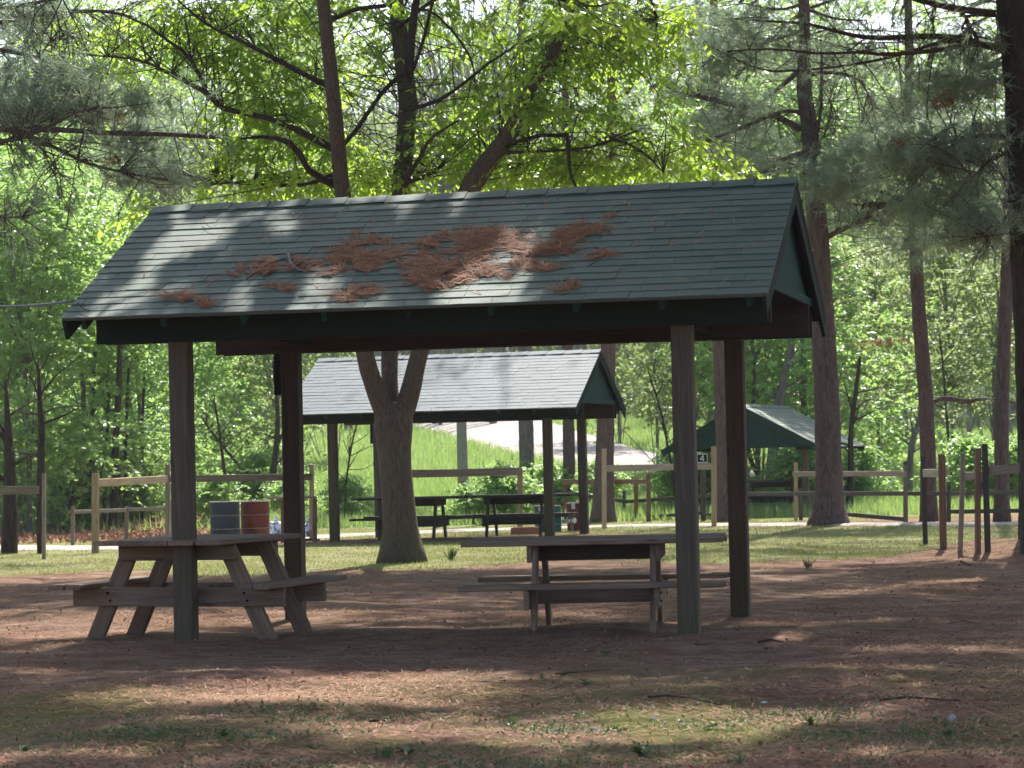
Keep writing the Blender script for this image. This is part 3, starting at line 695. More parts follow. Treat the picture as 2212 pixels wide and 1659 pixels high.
# ------------------------------------------------------------------ drums, bags, boxes
def drum(u0, u1, vt, Y, m_, label, h=0.89):
    p = at((u0+u1)/2, vt, Y); r = (u1-u0)/2*px2m(Y); gz = float(terrain(p[0], Y)); top = p[2]
    root = empty('oil_drum', (p[0], Y, gz-0.01), label=label, cat='drum', group='oil drums used as bins')
    H = top-gz+0.01
    b = MB(); prof = []; n = 36
    for i_ in range(n+1):
        z = H*i_/n; f = 1.0
        for rz_ in (1/3, 2/3): f += 0.03*math.exp(-((z/H-rz_)/0.018)**2)
        prof.append((z, r*f*0.985))
    b.tube([(0, 0, z) for z, _ in prof], [q for _, q in prof], 28, cap=False)
    b.tube([(0, 0, H), (0, 0, H*0.35)], [r*0.94, r*0.94], 28, cap=True)
    link('body', b.mesh('drum_body', m_, True), root)
    for z in (0.012, H/3, 2*H/3, H):
        b = MB(); pr = [(r*0.985+0.009*math.cos(t), 0.009*math.sin(t)) for t in np.linspace(0, 2*math.pi, 8, endpoint=False)]
        V = [(q[0]*math.cos(a), q[0]*math.sin(a), z+q[1]) for a in np.linspace(0, 2*math.pi, 28, endpoint=False) for q in pr]
        b.add(V, [(i_*8+j, i_*8+(j+1) % 8, ((i_+1) % 28)*8+(j+1) % 8, ((i_+1) % 28)*8+j) for i_ in range(28) for j in range(8)])
        link('rim' if z in (0.012, H) else 'rib', b.mesh('rim', M['drum_rim'], True), root)
    return root
drum(453, 518, 1084, 48.0, M['drum_blue'], 'blue black steel drum beside the rusty red one behind the left table')
drum(519, 582, 1083, 48.6, M['drum_red'], 'rusty red steel drum standing right of the blue black one')
drum(1154, 1212, 1093, 50.0, M['drum_teal'], 'dark teal drum with a small white label behind the far tables')
drum(1224, 1262, 1087, 50.6, M['drum_red'], 'rust red drum almost hidden by a far shelter post')
def plate(name, u, v, Y, w, h, label, m_='paper'):
    p = at(u, v, Y); k_ = px2m(Y); b = MB(); b.box((0, 0, 0), (w*k_/2, 0.004, h*k_/2))
    o = link(name, b.mesh(name, M[m_])); o.location = p; o.rotation_euler = (0, random.uniform(-.1, .1), 0); return tag(o, label, 'notice')
plate('notice', 1167, 1100, 49.7, 7, 9, 'small white label stuck on the dark teal drum')
plate('notice', 1238, 1092, 49.9, 8, 15, 'white notice sheet fixed beside the hidden red drum')
def bag(u, v, Y, w, h, label):
    p = at(u, v, Y); k_ = px2m(Y); import bmesh
    bm = bmesh.new(); bmesh.ops.create_icosphere(bm, subdivisions=4, radius=1)
    sd_ = random.uniform(0, 10)
    for vv in bm.verts:
        c = vv.co; f = 1+0.16*math.sin(5*c.x+sd_)*math.sin(4*c.z+sd_)+0.10*math.sin(11*c.y+7*c.x)+0.07*math.sin(17*c.z+9*c.y+sd_)
        if c.z > 0.55: f *= 1-0.9*(c.z-0.55)
        vv.co = Vector((c.x*f*w*k_/2, c.y*f*w*k_/2.4, max(c.z*f, -0.8)*h*k_/2))
    neck = bmesh.ops.create_cone(bm, cap_ends=True, segments=8, radius1=0.025, radius2=0.05, depth=0.09)
    for vv in neck['verts']: vv.co.z += h*k_/2+0.01
    me = bpy.data.meshes.new('bag'); bm.to_mesh(me); bm.free(); me.materials.append(M['bag'])
    me.polygons.foreach_set('use_smooth', [True]*len(me.polygons))
    o = link('bag', me); o.location = p; return tag(o, label, 'bag', 'shiny blue and white bags')
bag(597, 1142, 47.6, 28, 41, 'crumpled blue white bag next to the rusty red drum')
bag(627, 1147, 47.4, 26, 44, 'crumpled blue white bag left of the rear shelter post')
bag(667, 1144, 47.2, 22, 39, 'crumpled blue white bag at the foot of the thin rail post')
bag(1206, 1127, 50.0, 18, 13, 'flat blue white bag lying left under the far shelf')
bag(1222, 1126, 50.1, 16, 12, 'small blue white bag in the middle under the far shelf')
bag(1237, 1124, 50.0, 14, 17, 'upright small blue white bag at the right under the far shelf')
def shelf(u0, u1, v, vb, Y, label):
    a, c = at(u0, v, Y), at(u1, v, Y); root = empty('low_shelf', ((a[0]+c[0])/2, Y, float(terrain((a[0]+c[0])/2, Y))), label=label, cat='shelf')
    board('top', tuple(a), tuple(c), 0.26, 0.04, M['table_dark'], root)
    for q in (a*0.85+c*0.15, a*0.15+c*0.85):
        board('leg', (q[0], Y, float(terrain(q[0], Y))-0.05), (q[0], Y, q[2]-0.02), 0.06, 0.09, M['fence_grey'], root, up=(0, 1, 0))
shelf(584, 690, 1166, 1172, 47.2, 'low plank bench holding the blue white bags at left')
shelf(1190, 1243, 1114, 1135, 50.0, 'low dark plank shelf beside the red drum at the far shelter')
def crate(u0, u1, v0, v1, Y, dy, m_, label, name='clay_planter'):
    a, c = at(u0, v0, Y), at(u1, v1, Y); gz = float(terrain((a[0]+c[0])/2, Y))-0.02; b = MB(); x0, x1 = a[0], c[0]; H = a[2]-gz; t = 0.05
    root = empty(name, ((x0+x1)/2, Y+dy/2, gz), label=label, cat='planter'); hw = (x1-x0)/2
    for nm_, cc, hh in (('side', (0, -dy/2+t/2, H/2), (hw, t/2, H/2)), ('side', (0, dy/2-t/2, H/2), (hw, t/2, H/2)), ('side', (-hw+t/2, 0, H/2), (t/2, dy/2-t-.001, H/2-.002)), ('side', (hw-t/2, 0, H/2), (t/2, dy/2-t-.001, H/2-.002)), ('rim', (0, 0, H*0.8), (hw-t-.002, dy/2-t-.002, 0.02))):
        b = MB(); b.box(cc, hh); link(nm_, b.mesh(nm_, m_), root)
crate(1103, 1172, 1140, 1160, 48.5, 0.45, M['clay'], 'flat terracotta coloured box under the far right picnic table')
plate('notice', 1625, 1110, 65.0, 9, 6, 'left one of two white papers beneath the small shelter'); plate('notice', 1647, 1109, 65.0, 8, 7, 'right one of two white papers beneath the small shelter')
# the bright air between the trees
b = MB(); b.box((0, 145, 23.5), (125, 190, 26.5))
hm = bpy.data.materials.new('haze'); hm.use_nodes = True; ht = hm.node_tree
for n_ in list(ht.nodes): ht.nodes.remove(n_)
ho = ht.nodes.new("ShaderNodeOutputMaterial"); hv = ht.nodes.new("ShaderNodeVolumePrincipled")
hv.inputs['Color'].default_value = (0.93, 0.96, 1.0, 1); hv.inputs['Density'].default_value = 0.00024; hv.inputs['Anisotropy'].default_value = 0.2
ht.links.new(hv.outputs[0], ho.inputs['Volume'])
tag(link('haze', b.mesh('haze', hm)), kind='stuff')
# ------------------------------------------------------------------ trees
def smooth_line(pts, n):
    pts = np.array(pts, float); t = np.linspace(0, len(pts)-1, n); i0 = np.clip(t.astype(int), 0, len(pts)-2); f = (t-i0)[:, None]
    P = np.vstack([2*pts[0]-pts[1], pts, 2*pts[-1]-pts[-2]]); a, b_, c, d = P[i0], P[i0+1], P[i0+2], P[i0+3]
    return 0.5*((2*b_)+(-a+c)*f+(2*a-5*b_+4*c-d)*f**2+(-a+3*b_-3*c+d)*f**3)
def limb_px(pts, Y0, Y1=None):
    """photo points (u, v, width in px) -> world polyline and radii at depth Y0..Y1"""
    Y1 = Y0 if Y1 is None else Y1; n = len(pts); P = []; R = []
    for k, (u, v, w) in enumerate(pts):
        Yk = Y0+(Y1-Y0)*k/max(1, n-1); P.append(at(u, v, Yk)); R.append(w/2*px2m(Yk))
    m_ = max(8, int(np.linalg.norm(P[0]-P[-1])/0.22)); m_ = min(m_, 60)
    return smooth_line(P, m_), smooth_line(np.array([[r, 0, 0] for r in R]), m_)[:, 0]
def limb_part(name, root, P, R, m_, seg=10, jit=0.05):
    b = MB(); b.tube(local(root, P), np.maximum(R, 0.002), seg, True, jit)
    return link(name, b.mesh(name, m_, True), root)
def trunk_root(u, vb, label, name, cat='tree', group=None, Y=None):
    g = gnd(u, vb); 
    if Y is not None: g = at(u, vb, Y); g[2] = terrain(g[0], g[1])
    return empty(name, g, label=label, cat=cat, group=group), g
def flare(P, R, g, k=1.5):
    """swell the foot of a trunk and sink it"""
    h = P[:, 2]-g[2]; R = R*(1+(k-1)*np.exp(-np.maximum(h, 0)/0.22)); P = P.copy(); P[0, 2] -= 0.15; return P, R
def branchlets(rootpts, target, r0, b, k=7, sag=0.15):
    """thin twig from the nearest limb point to a target"""
    dd = np.linalg.norm(rootpts-target, axis=1); m0 = dd.min()
    if m0 > 2.0: return
    a = rootpts[random.choice(np.nonzero(dd < m0*1.35+0.3)[0])]
    mid = (a+target)/2+rng.normal(size=3)*0.08*np.linalg.norm(target-a)+np.array([0, 0, sag*np.linalg.norm(target-a)])
    L_ = smooth_line([a, mid, target], k); b.tube(L_, np.linspace(r0, 0.003, k), 4, False)
def ell(u, v, ru, rv, Y, ry, n):
    """n random points inside an ellipsoid given by photo centre, photo radii and depth"""
    c = at(u, v, Y); d = randdir(n)*rng.random((n, 1))**(1/2.4); k_ = px2m(Y)
    return c + d*np.array([ru*k_, ry, rv*k_])
def sprays(C, per, Ls, leafL, leafW, droop=0.55, flat=0.3):
    """leafy twigs: centres C; leaves alternate along a twig -> leaf mesh arrays and twig lines"""
    n = len(C); D = randdir(n, -0.15, 0.45); t = np.tile(np.linspace(0.05, 1, per), n)
    Cr = np.repeat(C, per, 0); Dr = np.repeat(D, per, 0); Lr_ = np.repeat(Ls*rng.uniform(0.6, 1.2, n), per)
    side = nrm(np.cross(Dr, np.array([0, 0, 1.0])))*np.where(np.arange(n*per) % 2, 1, -1)[:, None]
    P = Cr + Dr*(t*Lr_)[:, None] + np.array([0, 0, -1.0])*(0.25*(t**2)*Lr_)[:, None] + rng.normal(size=(n*per, 3))*0.012
    A = Dr*0.5+side*0.75+np.array([0, 0, -droop])+rng.normal(size=(n*per, 3))*0.28
    S = np.cross(A, np.array([0, 0, 1.0]))+rng.normal(size=(n*per, 3))*flat
    s_ = rng.uniform(0.65, 1.15, n*per)
    return leaves(P, A, S, leafL*s_, leafW*s_), D

# --- the forked tree between the shelters
YC = 35.7
root, g = trunk_root(868, 1213, 'grey brown tree that forks into three stems and rises behind the roof', 'forked_tree')
P, R = limb_px([(868, 1213, 74), (866, 1160, 72), (858, 1060, 70), (852, 980, 72), (850, 905, 84), (850, 868, 74)], YC)
P, R = flare(P, R, g, 1.75); limb_part('trunk', root, P, R, M['bark_smooth'], 18, 0.02)
stems = [[(838, 905, 52), (815, 850, 44), (787, 760, 39), (758, 560, 37), (738, 400, 35), (728, 290, 33), (716, 170, 31), (698, 0, 29), (680, -180, 24), (650, -420, 16), (640, -650, 6)],
         [(850, 905, 48), (843, 850, 37), (842, 755, 36), (852, 580, 36), (865, 418, 38), (876, 300, 40), (880, 210, 40), (868, 110, 38), (856, 0, 32), (850, -200, 26), (865, -500, 15), (870, -720, 6)],
         [(865, 905, 50), (885, 850, 44), (908, 755, 38), (950, 600, 44), (1008, 425, 46), (1040, 370, 44), (1070, 329, 40), (1104, 283, 36), (1135, 210, 30), (1190, 120, 24), (1250, -20, 18), (1290, -300, 9)]]
LIMB = []
for k, s_ in enumerate(stems):
    P, R = limb_px(s_, YC, YC+(-0.6, 0.3, -0.3)[k]*3); limb_part('stem', root, P, R, M['bark_smooth'] if k < 9 else M['bark_dark'], 14, 0.025); LIMB.append(P)
brs = [[(728, 400, 20), (672, 373, 13), (638, 319, 14), (588, 296, 9), (520, 300, 4)],
       [(735, 330, 16), (600, 262, 12), (484, 235, 11), (447, 202, 10), (370, 161, 8), (300, 130, 5), (180, 118, 3)],
       [(447, 202, 8), (425, 150, 8), (396, 111, 7), (353, 81, 6), (286, 37, 5), (200, 22, 3)],
       [(718, 190, 14), (638, 151, 10), (538, 97, 8), (454, 57, 6), (403, 17, 4), (340, -40, 3)],
       [(738, 318, 10), (770, 280, 9), (801, 235, 9), (830, 195, 9), (868, 160, 10)],
       [(700, 45, 13), (734, 36, 9), (768, 20, 9), (831, 13, 9)],
       [(880, 170, 22), (886, 110, 18), (893, 40, 16), (905, -30, 14), (940, -200, 8)], [(885, 165, 8), (900, 130, 7), (915, 84, 7), (929, 27, 6), (945, -30, 4)],
       [(900, 20, 6), (936, 27, 5), (986, 77, 5), (1020, 134, 4), (1026, 181, 3)],
       [(1053, 328, 9), (1137, 329, 6), (1272, 319, 5), (1329, 302, 5), (1389, 329, 4), (1433, 373, 3)],
       [(1104, 285, 14), (1130, 188, 12), (1178, 151, 10), (1305, 74, 7), (1420, 40, 3)],
       [(1070, 330, 12), (1130, 300, 8), (1220, 290, 9), (1228, 330, 8), (1232, 375, 7), (1245, 405, 5)],
       [(875, 385, 16), (905, 345, 9), (930, 300, 7), (990, 260, 4)], [(880, 392, 12), (920, 380, 9), (960, 355, 5)],
       [(870, 240, 10), (960, 210, 7), (1080, 120, 5), (1200, 60, 3)], [(860, 60, 9), (960, -10, 7), (1100, -20, 6), (1300, 20, 3)],
       [(735, 370, 10), (650, 400, 7), (500, 395, 5), (420, 405, 3)]]
for s_ in brs:
    P, R = limb_px([(a, b_, w*1.1) for a, b_, w in s_], YC-0.5, YC-0.5+random.uniform(-1.4, 1.0)); limb_part('branch', root, P, R, M['bark_dark'], 7, 0.05); LIMB.append(P)
LP = np.concatenate(LIMB); LP = LP[LP[:, 2] > 4.2]
E_ = [(300, 60, 200, 60, 130), (180, 110, 90, 55, 45), (270, 160, 70, 40, 40), (470, 90, 150, 85, 120), (590, 150, 110, 95, 110), (560, 240, 120, 60, 80), (640, 270, 80, 80, 80),
      (490, 330, 120, 40, 55), (600, 395, 190, 32, 110), (710, 300, 45, 90, 40), (730, 130, 60, 90, 30), (780, 360, 60, 55, 60), (860, 380, 90, 45, 70), (820, 110, 50, 100, 14),
      (980, 300, 110, 70, 110), (1090, 230, 130, 90, 170), (1160, 120, 110, 70, 110), (1270, 110, 130, 90, 150), (1380, 80, 120, 60, 90), (1450, 40, 80, 50, 45), (1130, 360, 180, 48, 190),
      (1320, 350, 150, 48, 130), (1290, 260, 110, 60, 80), (1440, 330, 80, 60, 60), (1440, 240, 40, 40, 18), (1540, 360, 60, 40, 28), (1600, 375, 28, 22, 10), (1040, 90, 55, 70, 28), (940, 60, 50, 60, 10),
      (1240, 20, 180, 40, 90), (600, 20, 150, 40, 50), (350, 440, 60, 22, 22), (310, 470, 26, 30, 12), (980, 200, 60, 50, 22)]
E_ += [(700, 10, 120, 50, 60), (900, 20, 110, 45, 45), (450, 20, 120, 40, 50), (1450, 110, 90, 60, 40)]
C = np.concatenate([ell(1180, 140, 90, 90, YC-1.2, .4, 28), ell(1145, 215, 50, 35, YC-1.2, .3, 22), ell(1230, 40, 70, 60, YC-1.2, .4, 30)]+[ell(u, v, ru, rv, YC+0.7, 1.5, int(n*(0.62 if u > 950 and v < 300 else 0.92))) for u, v, ru, rv, n in E_])
(v1, f1), D = sprays(C, 11, 0.55, 0.152, 0.062, 0.75, 0.35)
tb = MB()
for c in C[::3]: branchlets(LP, c, 0.009, tb, 6)
for c, d in zip(C[::2], D[::2]): tb.tube([c, c+d*0.3, c+d*0.5+np.array([0, 0, -0.12])], [0.004, 0.003, 0.002], 3, False)
# crown above the picture
Cu = np.stack([rng.normal(-0.6, 2.6, 340), rng.normal(YC, 2.4, 340), rng.uniform(8.4, 12.0, 340)], 1)
(v2, f2), _ = sprays(Cu, 13, 0.75, 0.17, 0.075, 0.6, 0.5)
for c in Cu[::7]: branchlets(LP, c, 0.02, tb, 6)
vv, ff = cat_mesh([(v1, f1), (v2, f2)])
mi = np.array(wm(root).inverted())[:3, 3]
link('crown', np_mesh('crown', vv+mi, ff, M['leaf_beech']), root)
tw = link('twigs', tb.mesh('twigs', M['bark_dark']), root, Matrix.Identity(4))
# big out-of-focus leaves of the same tree hanging closer to us at the top edge
root2 = empty('leafy_branch', at(1330, -40, 27.0), label='low leafy branch with large yellow green leaves hanging in at the top edge', cat='branch')
C2 = np.concatenate([ell(1310, 25, 75, 30, 27, 0.4, 16), ell(1215, 20, 60, 25, 27, 0.4, 9), ell(1345, 60, 30, 25, 27, 0.2, 5)])
(v3, f3), _ = sprays(C2, 7, 0.3, 0.16, 0.075, 0.9, 0.35)
link('foliage', np_mesh('foliage', v3+np.array(wm(root2).inverted())[:3, 3], f3, M['leaf_beech']), root2)
b = MB()
for s_ in ([(1180, -60, 6), (1260, 10, 5), (1330, 5, 3)], [(1260, 10, 4), (1300, 45, 3), (1350, 60, 2)], [(1180, -60, 6), (1200, -20, 5), (1210, 15, 3)]):
    P, R = limb_px(s_, 27); b.tube(local(root2, P), R, 5)
link('stem', b.mesh('stem', M['bark_dark'], True), root2)

# --- pines
def pine_twigs(lines, n, length, b, tipsC, tipsD, down=0.0, side=0.9, start=0.25):
    """curved side twigs along limb lines; records tuft positions"""
    for P in lines:
        m_ = len(P)
        for _ in range(n):
            t = random.uniform(start, 1.0); i_ = min(int(t*(m_-1)), m_-2); a = P[i_]; ax = nrm(P[i_+1]-P[i_])
            d = nrm(ax*0.6 + rng.normal(size=3)*np.array([0.7, 0.7, 0.8])*side + np.array([0, 0, down])); l = length*random.uniform(0.4, 1.1)*(1.15-0.5*t)
            bend = rng.normal(size=3)*0.25*l+np.array([0, 0, 0.12*l]); q = smooth_line([a, a+d*l*0.5+bend*0.6, a+d*l+bend], 6)
            b.tube(q, np.linspace(0.009, 0.003, 6), 3, False)
            for k in (3, 4, 5):
                tipsC.append(q[k]+rng.normal(size=3)*0.02); tipsD.append(nrm(q[k]-q[k-1]))
            for _s in range(3):
                k = random.randint(1, 4); e = nrm(d+rng.normal(size=3)*0.8); q2 = np.array([q[k], q[k]+e*l*0.3, q[k]+e*l*0.5+rng.normal(size=3)*0.04])
                b.tube(q2, [0.005, 0.004, 0.002], 3, False); tipsC.append(q2[-1]); tipsD.append(e)
def needle_mass(ells, per=15, Ln=0.13, w=0.0065):
    Cs = []
    for e in ells:
        nc = max(4, int(e[6]/9)); cen = ell(*e[:6], nc); k_ = int(e[6]*1.3)
        ax = randdir(nc, 0.0, 0.25)[rng.integers(0, nc, k_)]; idx = rng.integers(0, nc, k_)
        axc = randdir(nc, -0.05, 0.25); Cs.append(cen[idx]+axc[idx]*rng.normal(0, 0.30, (k_, 1))+rng.normal(size=(k_, 3))*np.array([0.10, 0.10, 0.06]))
    C = np.concatenate(Cs); D = randdir(len(C), 0.35, 0.7); return C, D
def pine(u, vb, label, trunk, limbs, ells, Y=None, barkm='bark_pine', twn=16, twl=0.9, extra=None, keep=0.5, dead=None, flr=1.5, canopy=None, seg=16):
    root, g = trunk_root(u, vb, label, 'pine_tree', group='tall pines', Y=Y); Y = g[1]
    P, R = limb_px(trunk, Y); P, R = flare(P, R, g, flr); limb_part('trunk', root, P, R, M[barkm], seg, 0.035)
    lines = []
    for Lm in limbs:
        P2, R2 = limb_px([q[:3] for q in Lm], Y, Y+random.uniform(-1.2, 0.8)); limb_part('branch', root, P2, R2, M['bark_pine'] if barkm != 'bark_dark' else M['twig'], 7, 0.06); lines.append(P2)
    b = MB(); tc, td = [], []
    if lines: pine_twigs(lines, twn, twl, b, tc, td)
    C, D = (np.array(tc), np.array(td)) if tc else (np.zeros((0, 3)), np.zeros((0, 3)))
    if len(C): k_ = rng.random(len(C)) < keep; C, D = C[k_], D[k_]
    if ells:
        C2, D2 = needle_mass(ells); 
        allp = np.concatenate(lines+[P]) if lines else P
        for c in C2[::14]: branchlets(allp, c, 0.010, b, 6, 0.05)
        C, D = np.concatenate([C, C2]), np.concatenate([D, D2])
    parts = [tufts(C, D, 0.19, 13, 0.010)] if len(C) else []
    if canopy:
        cx, cyy, z0, z1, rad, n = canopy
        cc = np.stack([cx+rng.normal(0, rad, n), cyy+rng.normal(0, rad, n), rng.uniform(z0, z1, n)], 1)
        # gather into boughs
        cen = cc[::22]; cc = cen[rng.integers(0, len(cen), n)] + rng.normal(size=(n, 3))*np.array([0.55, 0.55, 0.14])
        parts.append(tufts(cc, randdir(n, 0.2), 0.20, 9, 0.020))
        for c in cen: b.tube(smooth_line([(g[0]*0.7+c[0]*0.3, g[1]*0.7+c[1]*0.3, c[2]-0.5), (c+np.array([g[0], g[1], c[2]]))/2, c], 5), [0.05, 0.04, 0.03, 0.02, 0.01], 4, False)
    if parts:
        vv, ff = cat_mesh(parts); link('crown', np_mesh('crown', vv+np.array(wm(root).inverted())[:3, 3], ff, M['needle']), root)
    if b.n: link('twigs', b.mesh('twigs', M['twig']), root, Matrix.Identity(4))
    if dead:
        Cd = np.concatenate([ell(*e) for e in dead]); vd, fd = tufts(Cd, randdir(len(Cd), -0.6), 0.16, 14, 0.006)
        link('dead_needles', np_mesh('dead_needles', vd+np.array(wm(root).inverted())[:3, 3], fd, M['needle_dead']), root)
    return root
def C3(x, y): return (1469+.336*x, .336*y)
def L3(pts, w0, w1): n = len(pts)-1; return [(*C3(x, y), w0+(w1-w0)*k/n) for k, (x, y) in enumerate(pts)]
YB = gnd(1790, 1135)[1]
pine(1790, 1135, 'thick pine trunk standing right of the big shelter, its base flared', [(1790, 1135, 72), (1791, 1080, 64), (1790, 1000, 58), (1786, 860, 55), (1779, 740, 54), (1775, 650, 50), (1768, 520, 46), (1758, 400, 42), (1752, 320, 40), (1748, 270, 36), (1737, 190, 33), (1738, 80, 26), (1735, -100, 22), (1735, -500, 12)],
     [L3([(780, 830), (600, 740), (500, 710), (200, 640), (0, 590), (-150, 520)], 16, 8), L3([(760, 460), (620, 580), (450, 690), (400, 760)], 12, 7), L3([(760, 720), (680, 715), (590, 740), (450, 800), (300, 860), (150, 910), (0, 930)], 11, 4),
      L3([(800, 985), (700, 1010), (600, 1060), (480, 1150)], 13, 8), L3([(840, 480), (960, 465), (1100, 490), (1180, 545), (1240, 690)], 11, 3), L3([(920, 1540), (1050, 1470), (1200, 1400), (1330, 1310), (1420, 1275), (1520, 1290), (1650, 1340)], 13, 4),
      L3([(880, 1180), (1000, 1230), (1060, 1300), (1150, 1315), (1250, 1305)], 9, 4), L3([(820, 60), (1000, 120), (1200, 130)], 8, 3), L3([(770, 200), (600, 260), (350, 330), (150, 420)], 8, 3), L3([(800, 20), (640, 60), (400, 20)], 8, 3), L3([(870, 900), (905, 700), (910, 420), (905, 250)], 9, 5), L3([(925, 880), (965, 740), (968, 560)], 5, 3)],
     [(1560, 90, 110, 75, YB, 1.4, 420), (1480, 190, 60, 50, YB, 1.0, 150), (1600, 250, 110, 60, YB, 1.2, 260), (1640, 340, 90, 45, YB, 1.0, 200), (1830, 385, 90, 38, YB-1.5, 1.0, 480), (1870, 330, 120, 40, YB-1, 1.2, 480),
      (1960, 310, 130, 40, YB-2, 1.2, 420), (1780, 410, 40, 40, YB-1, .6, 200), (1850, 470, 100, 40, YB, 1.2, 260), (1980, 440, 110, 40, YB, 1.2, 320), (1780, 150, 150, 60, YB+1, 1.2, 300), (1900, 240, 120, 40, YB+1, 1.5, 220), (1450, 60, 120, 80, YB+3, 1.5, 200), (1600, 60, 150, 80, YB+4, 1.5, 280), (2090, 90, 90, 80, YB+4, 1.5, 120), (1800, 140, 120, 40, YB+4, 1.5, 120), (2050, 300, 160, 90, YB+4, 1.5, 300), (1600, 300, 130, 80, YB+4, 1.5, 300), (2080, 480, 120, 60, YB+3, 1.5, 250), (1975, 520, 50, 60, YB+1, .8, 240), (1965, 230, 50, 120, YB+1, .8, 280), (2185, 480, 35, 90, YB+1, .6, 150), (1545, 250, 60, 110, YB+1, 1, 280)],
     twn=13, twl=0.9, keep=0.35, dead=[(1900, 740, 75, 12, YB+2, .5, 45), (1775, 400, 12, 25, YB-.5, .2, 8)], canopy=(7.5, YB-1, 11.5, 20, 2.6, 2600))
YR = 33.8
pine(2262, 1200, 'dark pine trunk cut off by the right edge of the photo', [(2262, 1205, 122), (2258, 1000, 116), (2248, 700, 116), (2240, 500, 118), (2234, 300, 118), (2224, 100, 122), (2216, 0, 128), (2200, -300, 110), (2190, -900, 80), (2190, -1600, 30)],
     [L3([(2150, 335), (2000, 300), (1900, 280), (1750, 235), (1400, 240), (1250, 245), (1100, 225), (960, 190), (800, 150), (600, 140), (350, 120)], 18, 4), L3([(1900, 285), (1800, 300), (1600, 330), (1330, 350), (1150, 335), (900, 345), (600, 315), (300, 330)], 13, 3),
      L3([(1850, 270), (1700, 265), (1520, 320), (1300, 380), (1000, 430), (600, 460), (400, 400), (200, 300)], 9, 3), L3([(2030, 90), (1800, 60), (1600, 20), (1450, -20), (1200, -30)], 18, 8), L3([(2090, 885), (1980, 870), (1860, 880), (1700, 920), (1600, 950), (1450, 1000), (1300, 1050)], 12, 4),
      L3([(1860, 880), (1700, 960), (1560, 990), (1400, 1090)], 6, 3), L3([(2000, 100), (1830, 110), (1900, 220), (1920, 285)], 6, 7), L3([(2120, 1500), (2000, 1515), (1900, 1530)], 5, 3), L3([(2080, 990), (1990, 1040), (1880, 1140)], 4, 2)],
     [(2050, 190, 110, 45, YR+.5, 1.2, 340), (2100, 130, 60, 50, YR+.5, 1.0, 120), (2040, 330, 100, 35, YR, 1.0, 260), (2080, 405, 70, 32, YR, 1.0, 140), (2110, 490, 75, 45, YR, 1.0, 300), (2000, 450, 60, 30, YR, 1.0, 100), (1950, 350, 70, 30, YR, .8, 130), (2130, 290, 50, 25, YR, .6, 60), (1620, 90, 130, 60, YR, 1.0, 110)],
     Y=YR, flr=1.0, barkm='bark_dark', twn=20, twl=0.75, keep=0.22, dead=[(1940, 320, 30, 22, YR, .3, 50), (2010, 350, 70, 25, YR, .3, 60), (2040, 215, 30, 20, YR, .3, 25)], canopy=(5.2, 33.0, 9.5, 17, 2.6, 2600))
def pole_pine(u, vb, label, trunk, canopy=None, barkm='bark_pine', limbs=(), Y=None):
    return pine(u, vb, label, trunk, list(limbs), [], barkm=barkm, canopy=canopy, twn=8, twl=0.7, keep=0.5, Y=Y, flr=1.3, seg=12)
pole_pine(2005, 1126, 'straight pine trunk behind the dark leaning fence posts, left of its neighbour', [(2007, 1126, 36), (2002, 900, 33), (1990, 740, 32), (1982, 620, 30), (1975, 480, 26), (1965, 200, 20), (1960, -200, 12)], (12, 58, 9.5, 16, 2, 1200),
          limbs=[[(1990, 880, 9), (2040, 860, 11), (2090, 868, 12), (2120, 862, 9), (2212, 870, 4)]])
pole_pine(2162, 1128, 'straight pine trunk nearest the dark trunk at the right edge', [(2164, 1128, 34), (2164, 900, 31), (2170, 725, 29), (2176, 560, 27), (2180, 300, 22), (2185, -200, 14)], (14, 56, 9.5, 16, 2, 1200))
pole_pine(1564, 1128, 'pine trunk seen between the two right posts of the big shelter', [(1566, 1128, 36), (1564, 1000, 33), (1557, 800, 32), (1550, 600, 30), (1545, 300, 24), (1540, -200, 14)], (7, 60, 10, 17, 2, 900))
pole_pine(1303, 1128, 'widest pine trunk directly behind the middle shelter gable', [(1303, 1128, 50), (1306, 1000, 41), (1310, 850, 36), (1314, 745, 33), (1318, 500, 28), (1322, 200, 22), (1325, -300, 12)], (3, 60, 10, 17, 2, 900))
pole_pine(1228, 1112, 'slim brown pine trunk between the two right posts of the middle shelter', [(1228, 1112, 30), (1229, 1000, 27), (1228, 900, 25), (1226, 700, 22), (1222, 300, 16), (1220, -200, 9)])
pole_pine(1137, 1112, 'pale grey trunk with rough patches just left of the middle shelter front post', [(1140, 1112, 36), (1138, 1000, 33), (1136, 900, 32), (1132, 700, 28), (1128, 300, 20), (1125, -200, 10)], barkm='bark_grey')
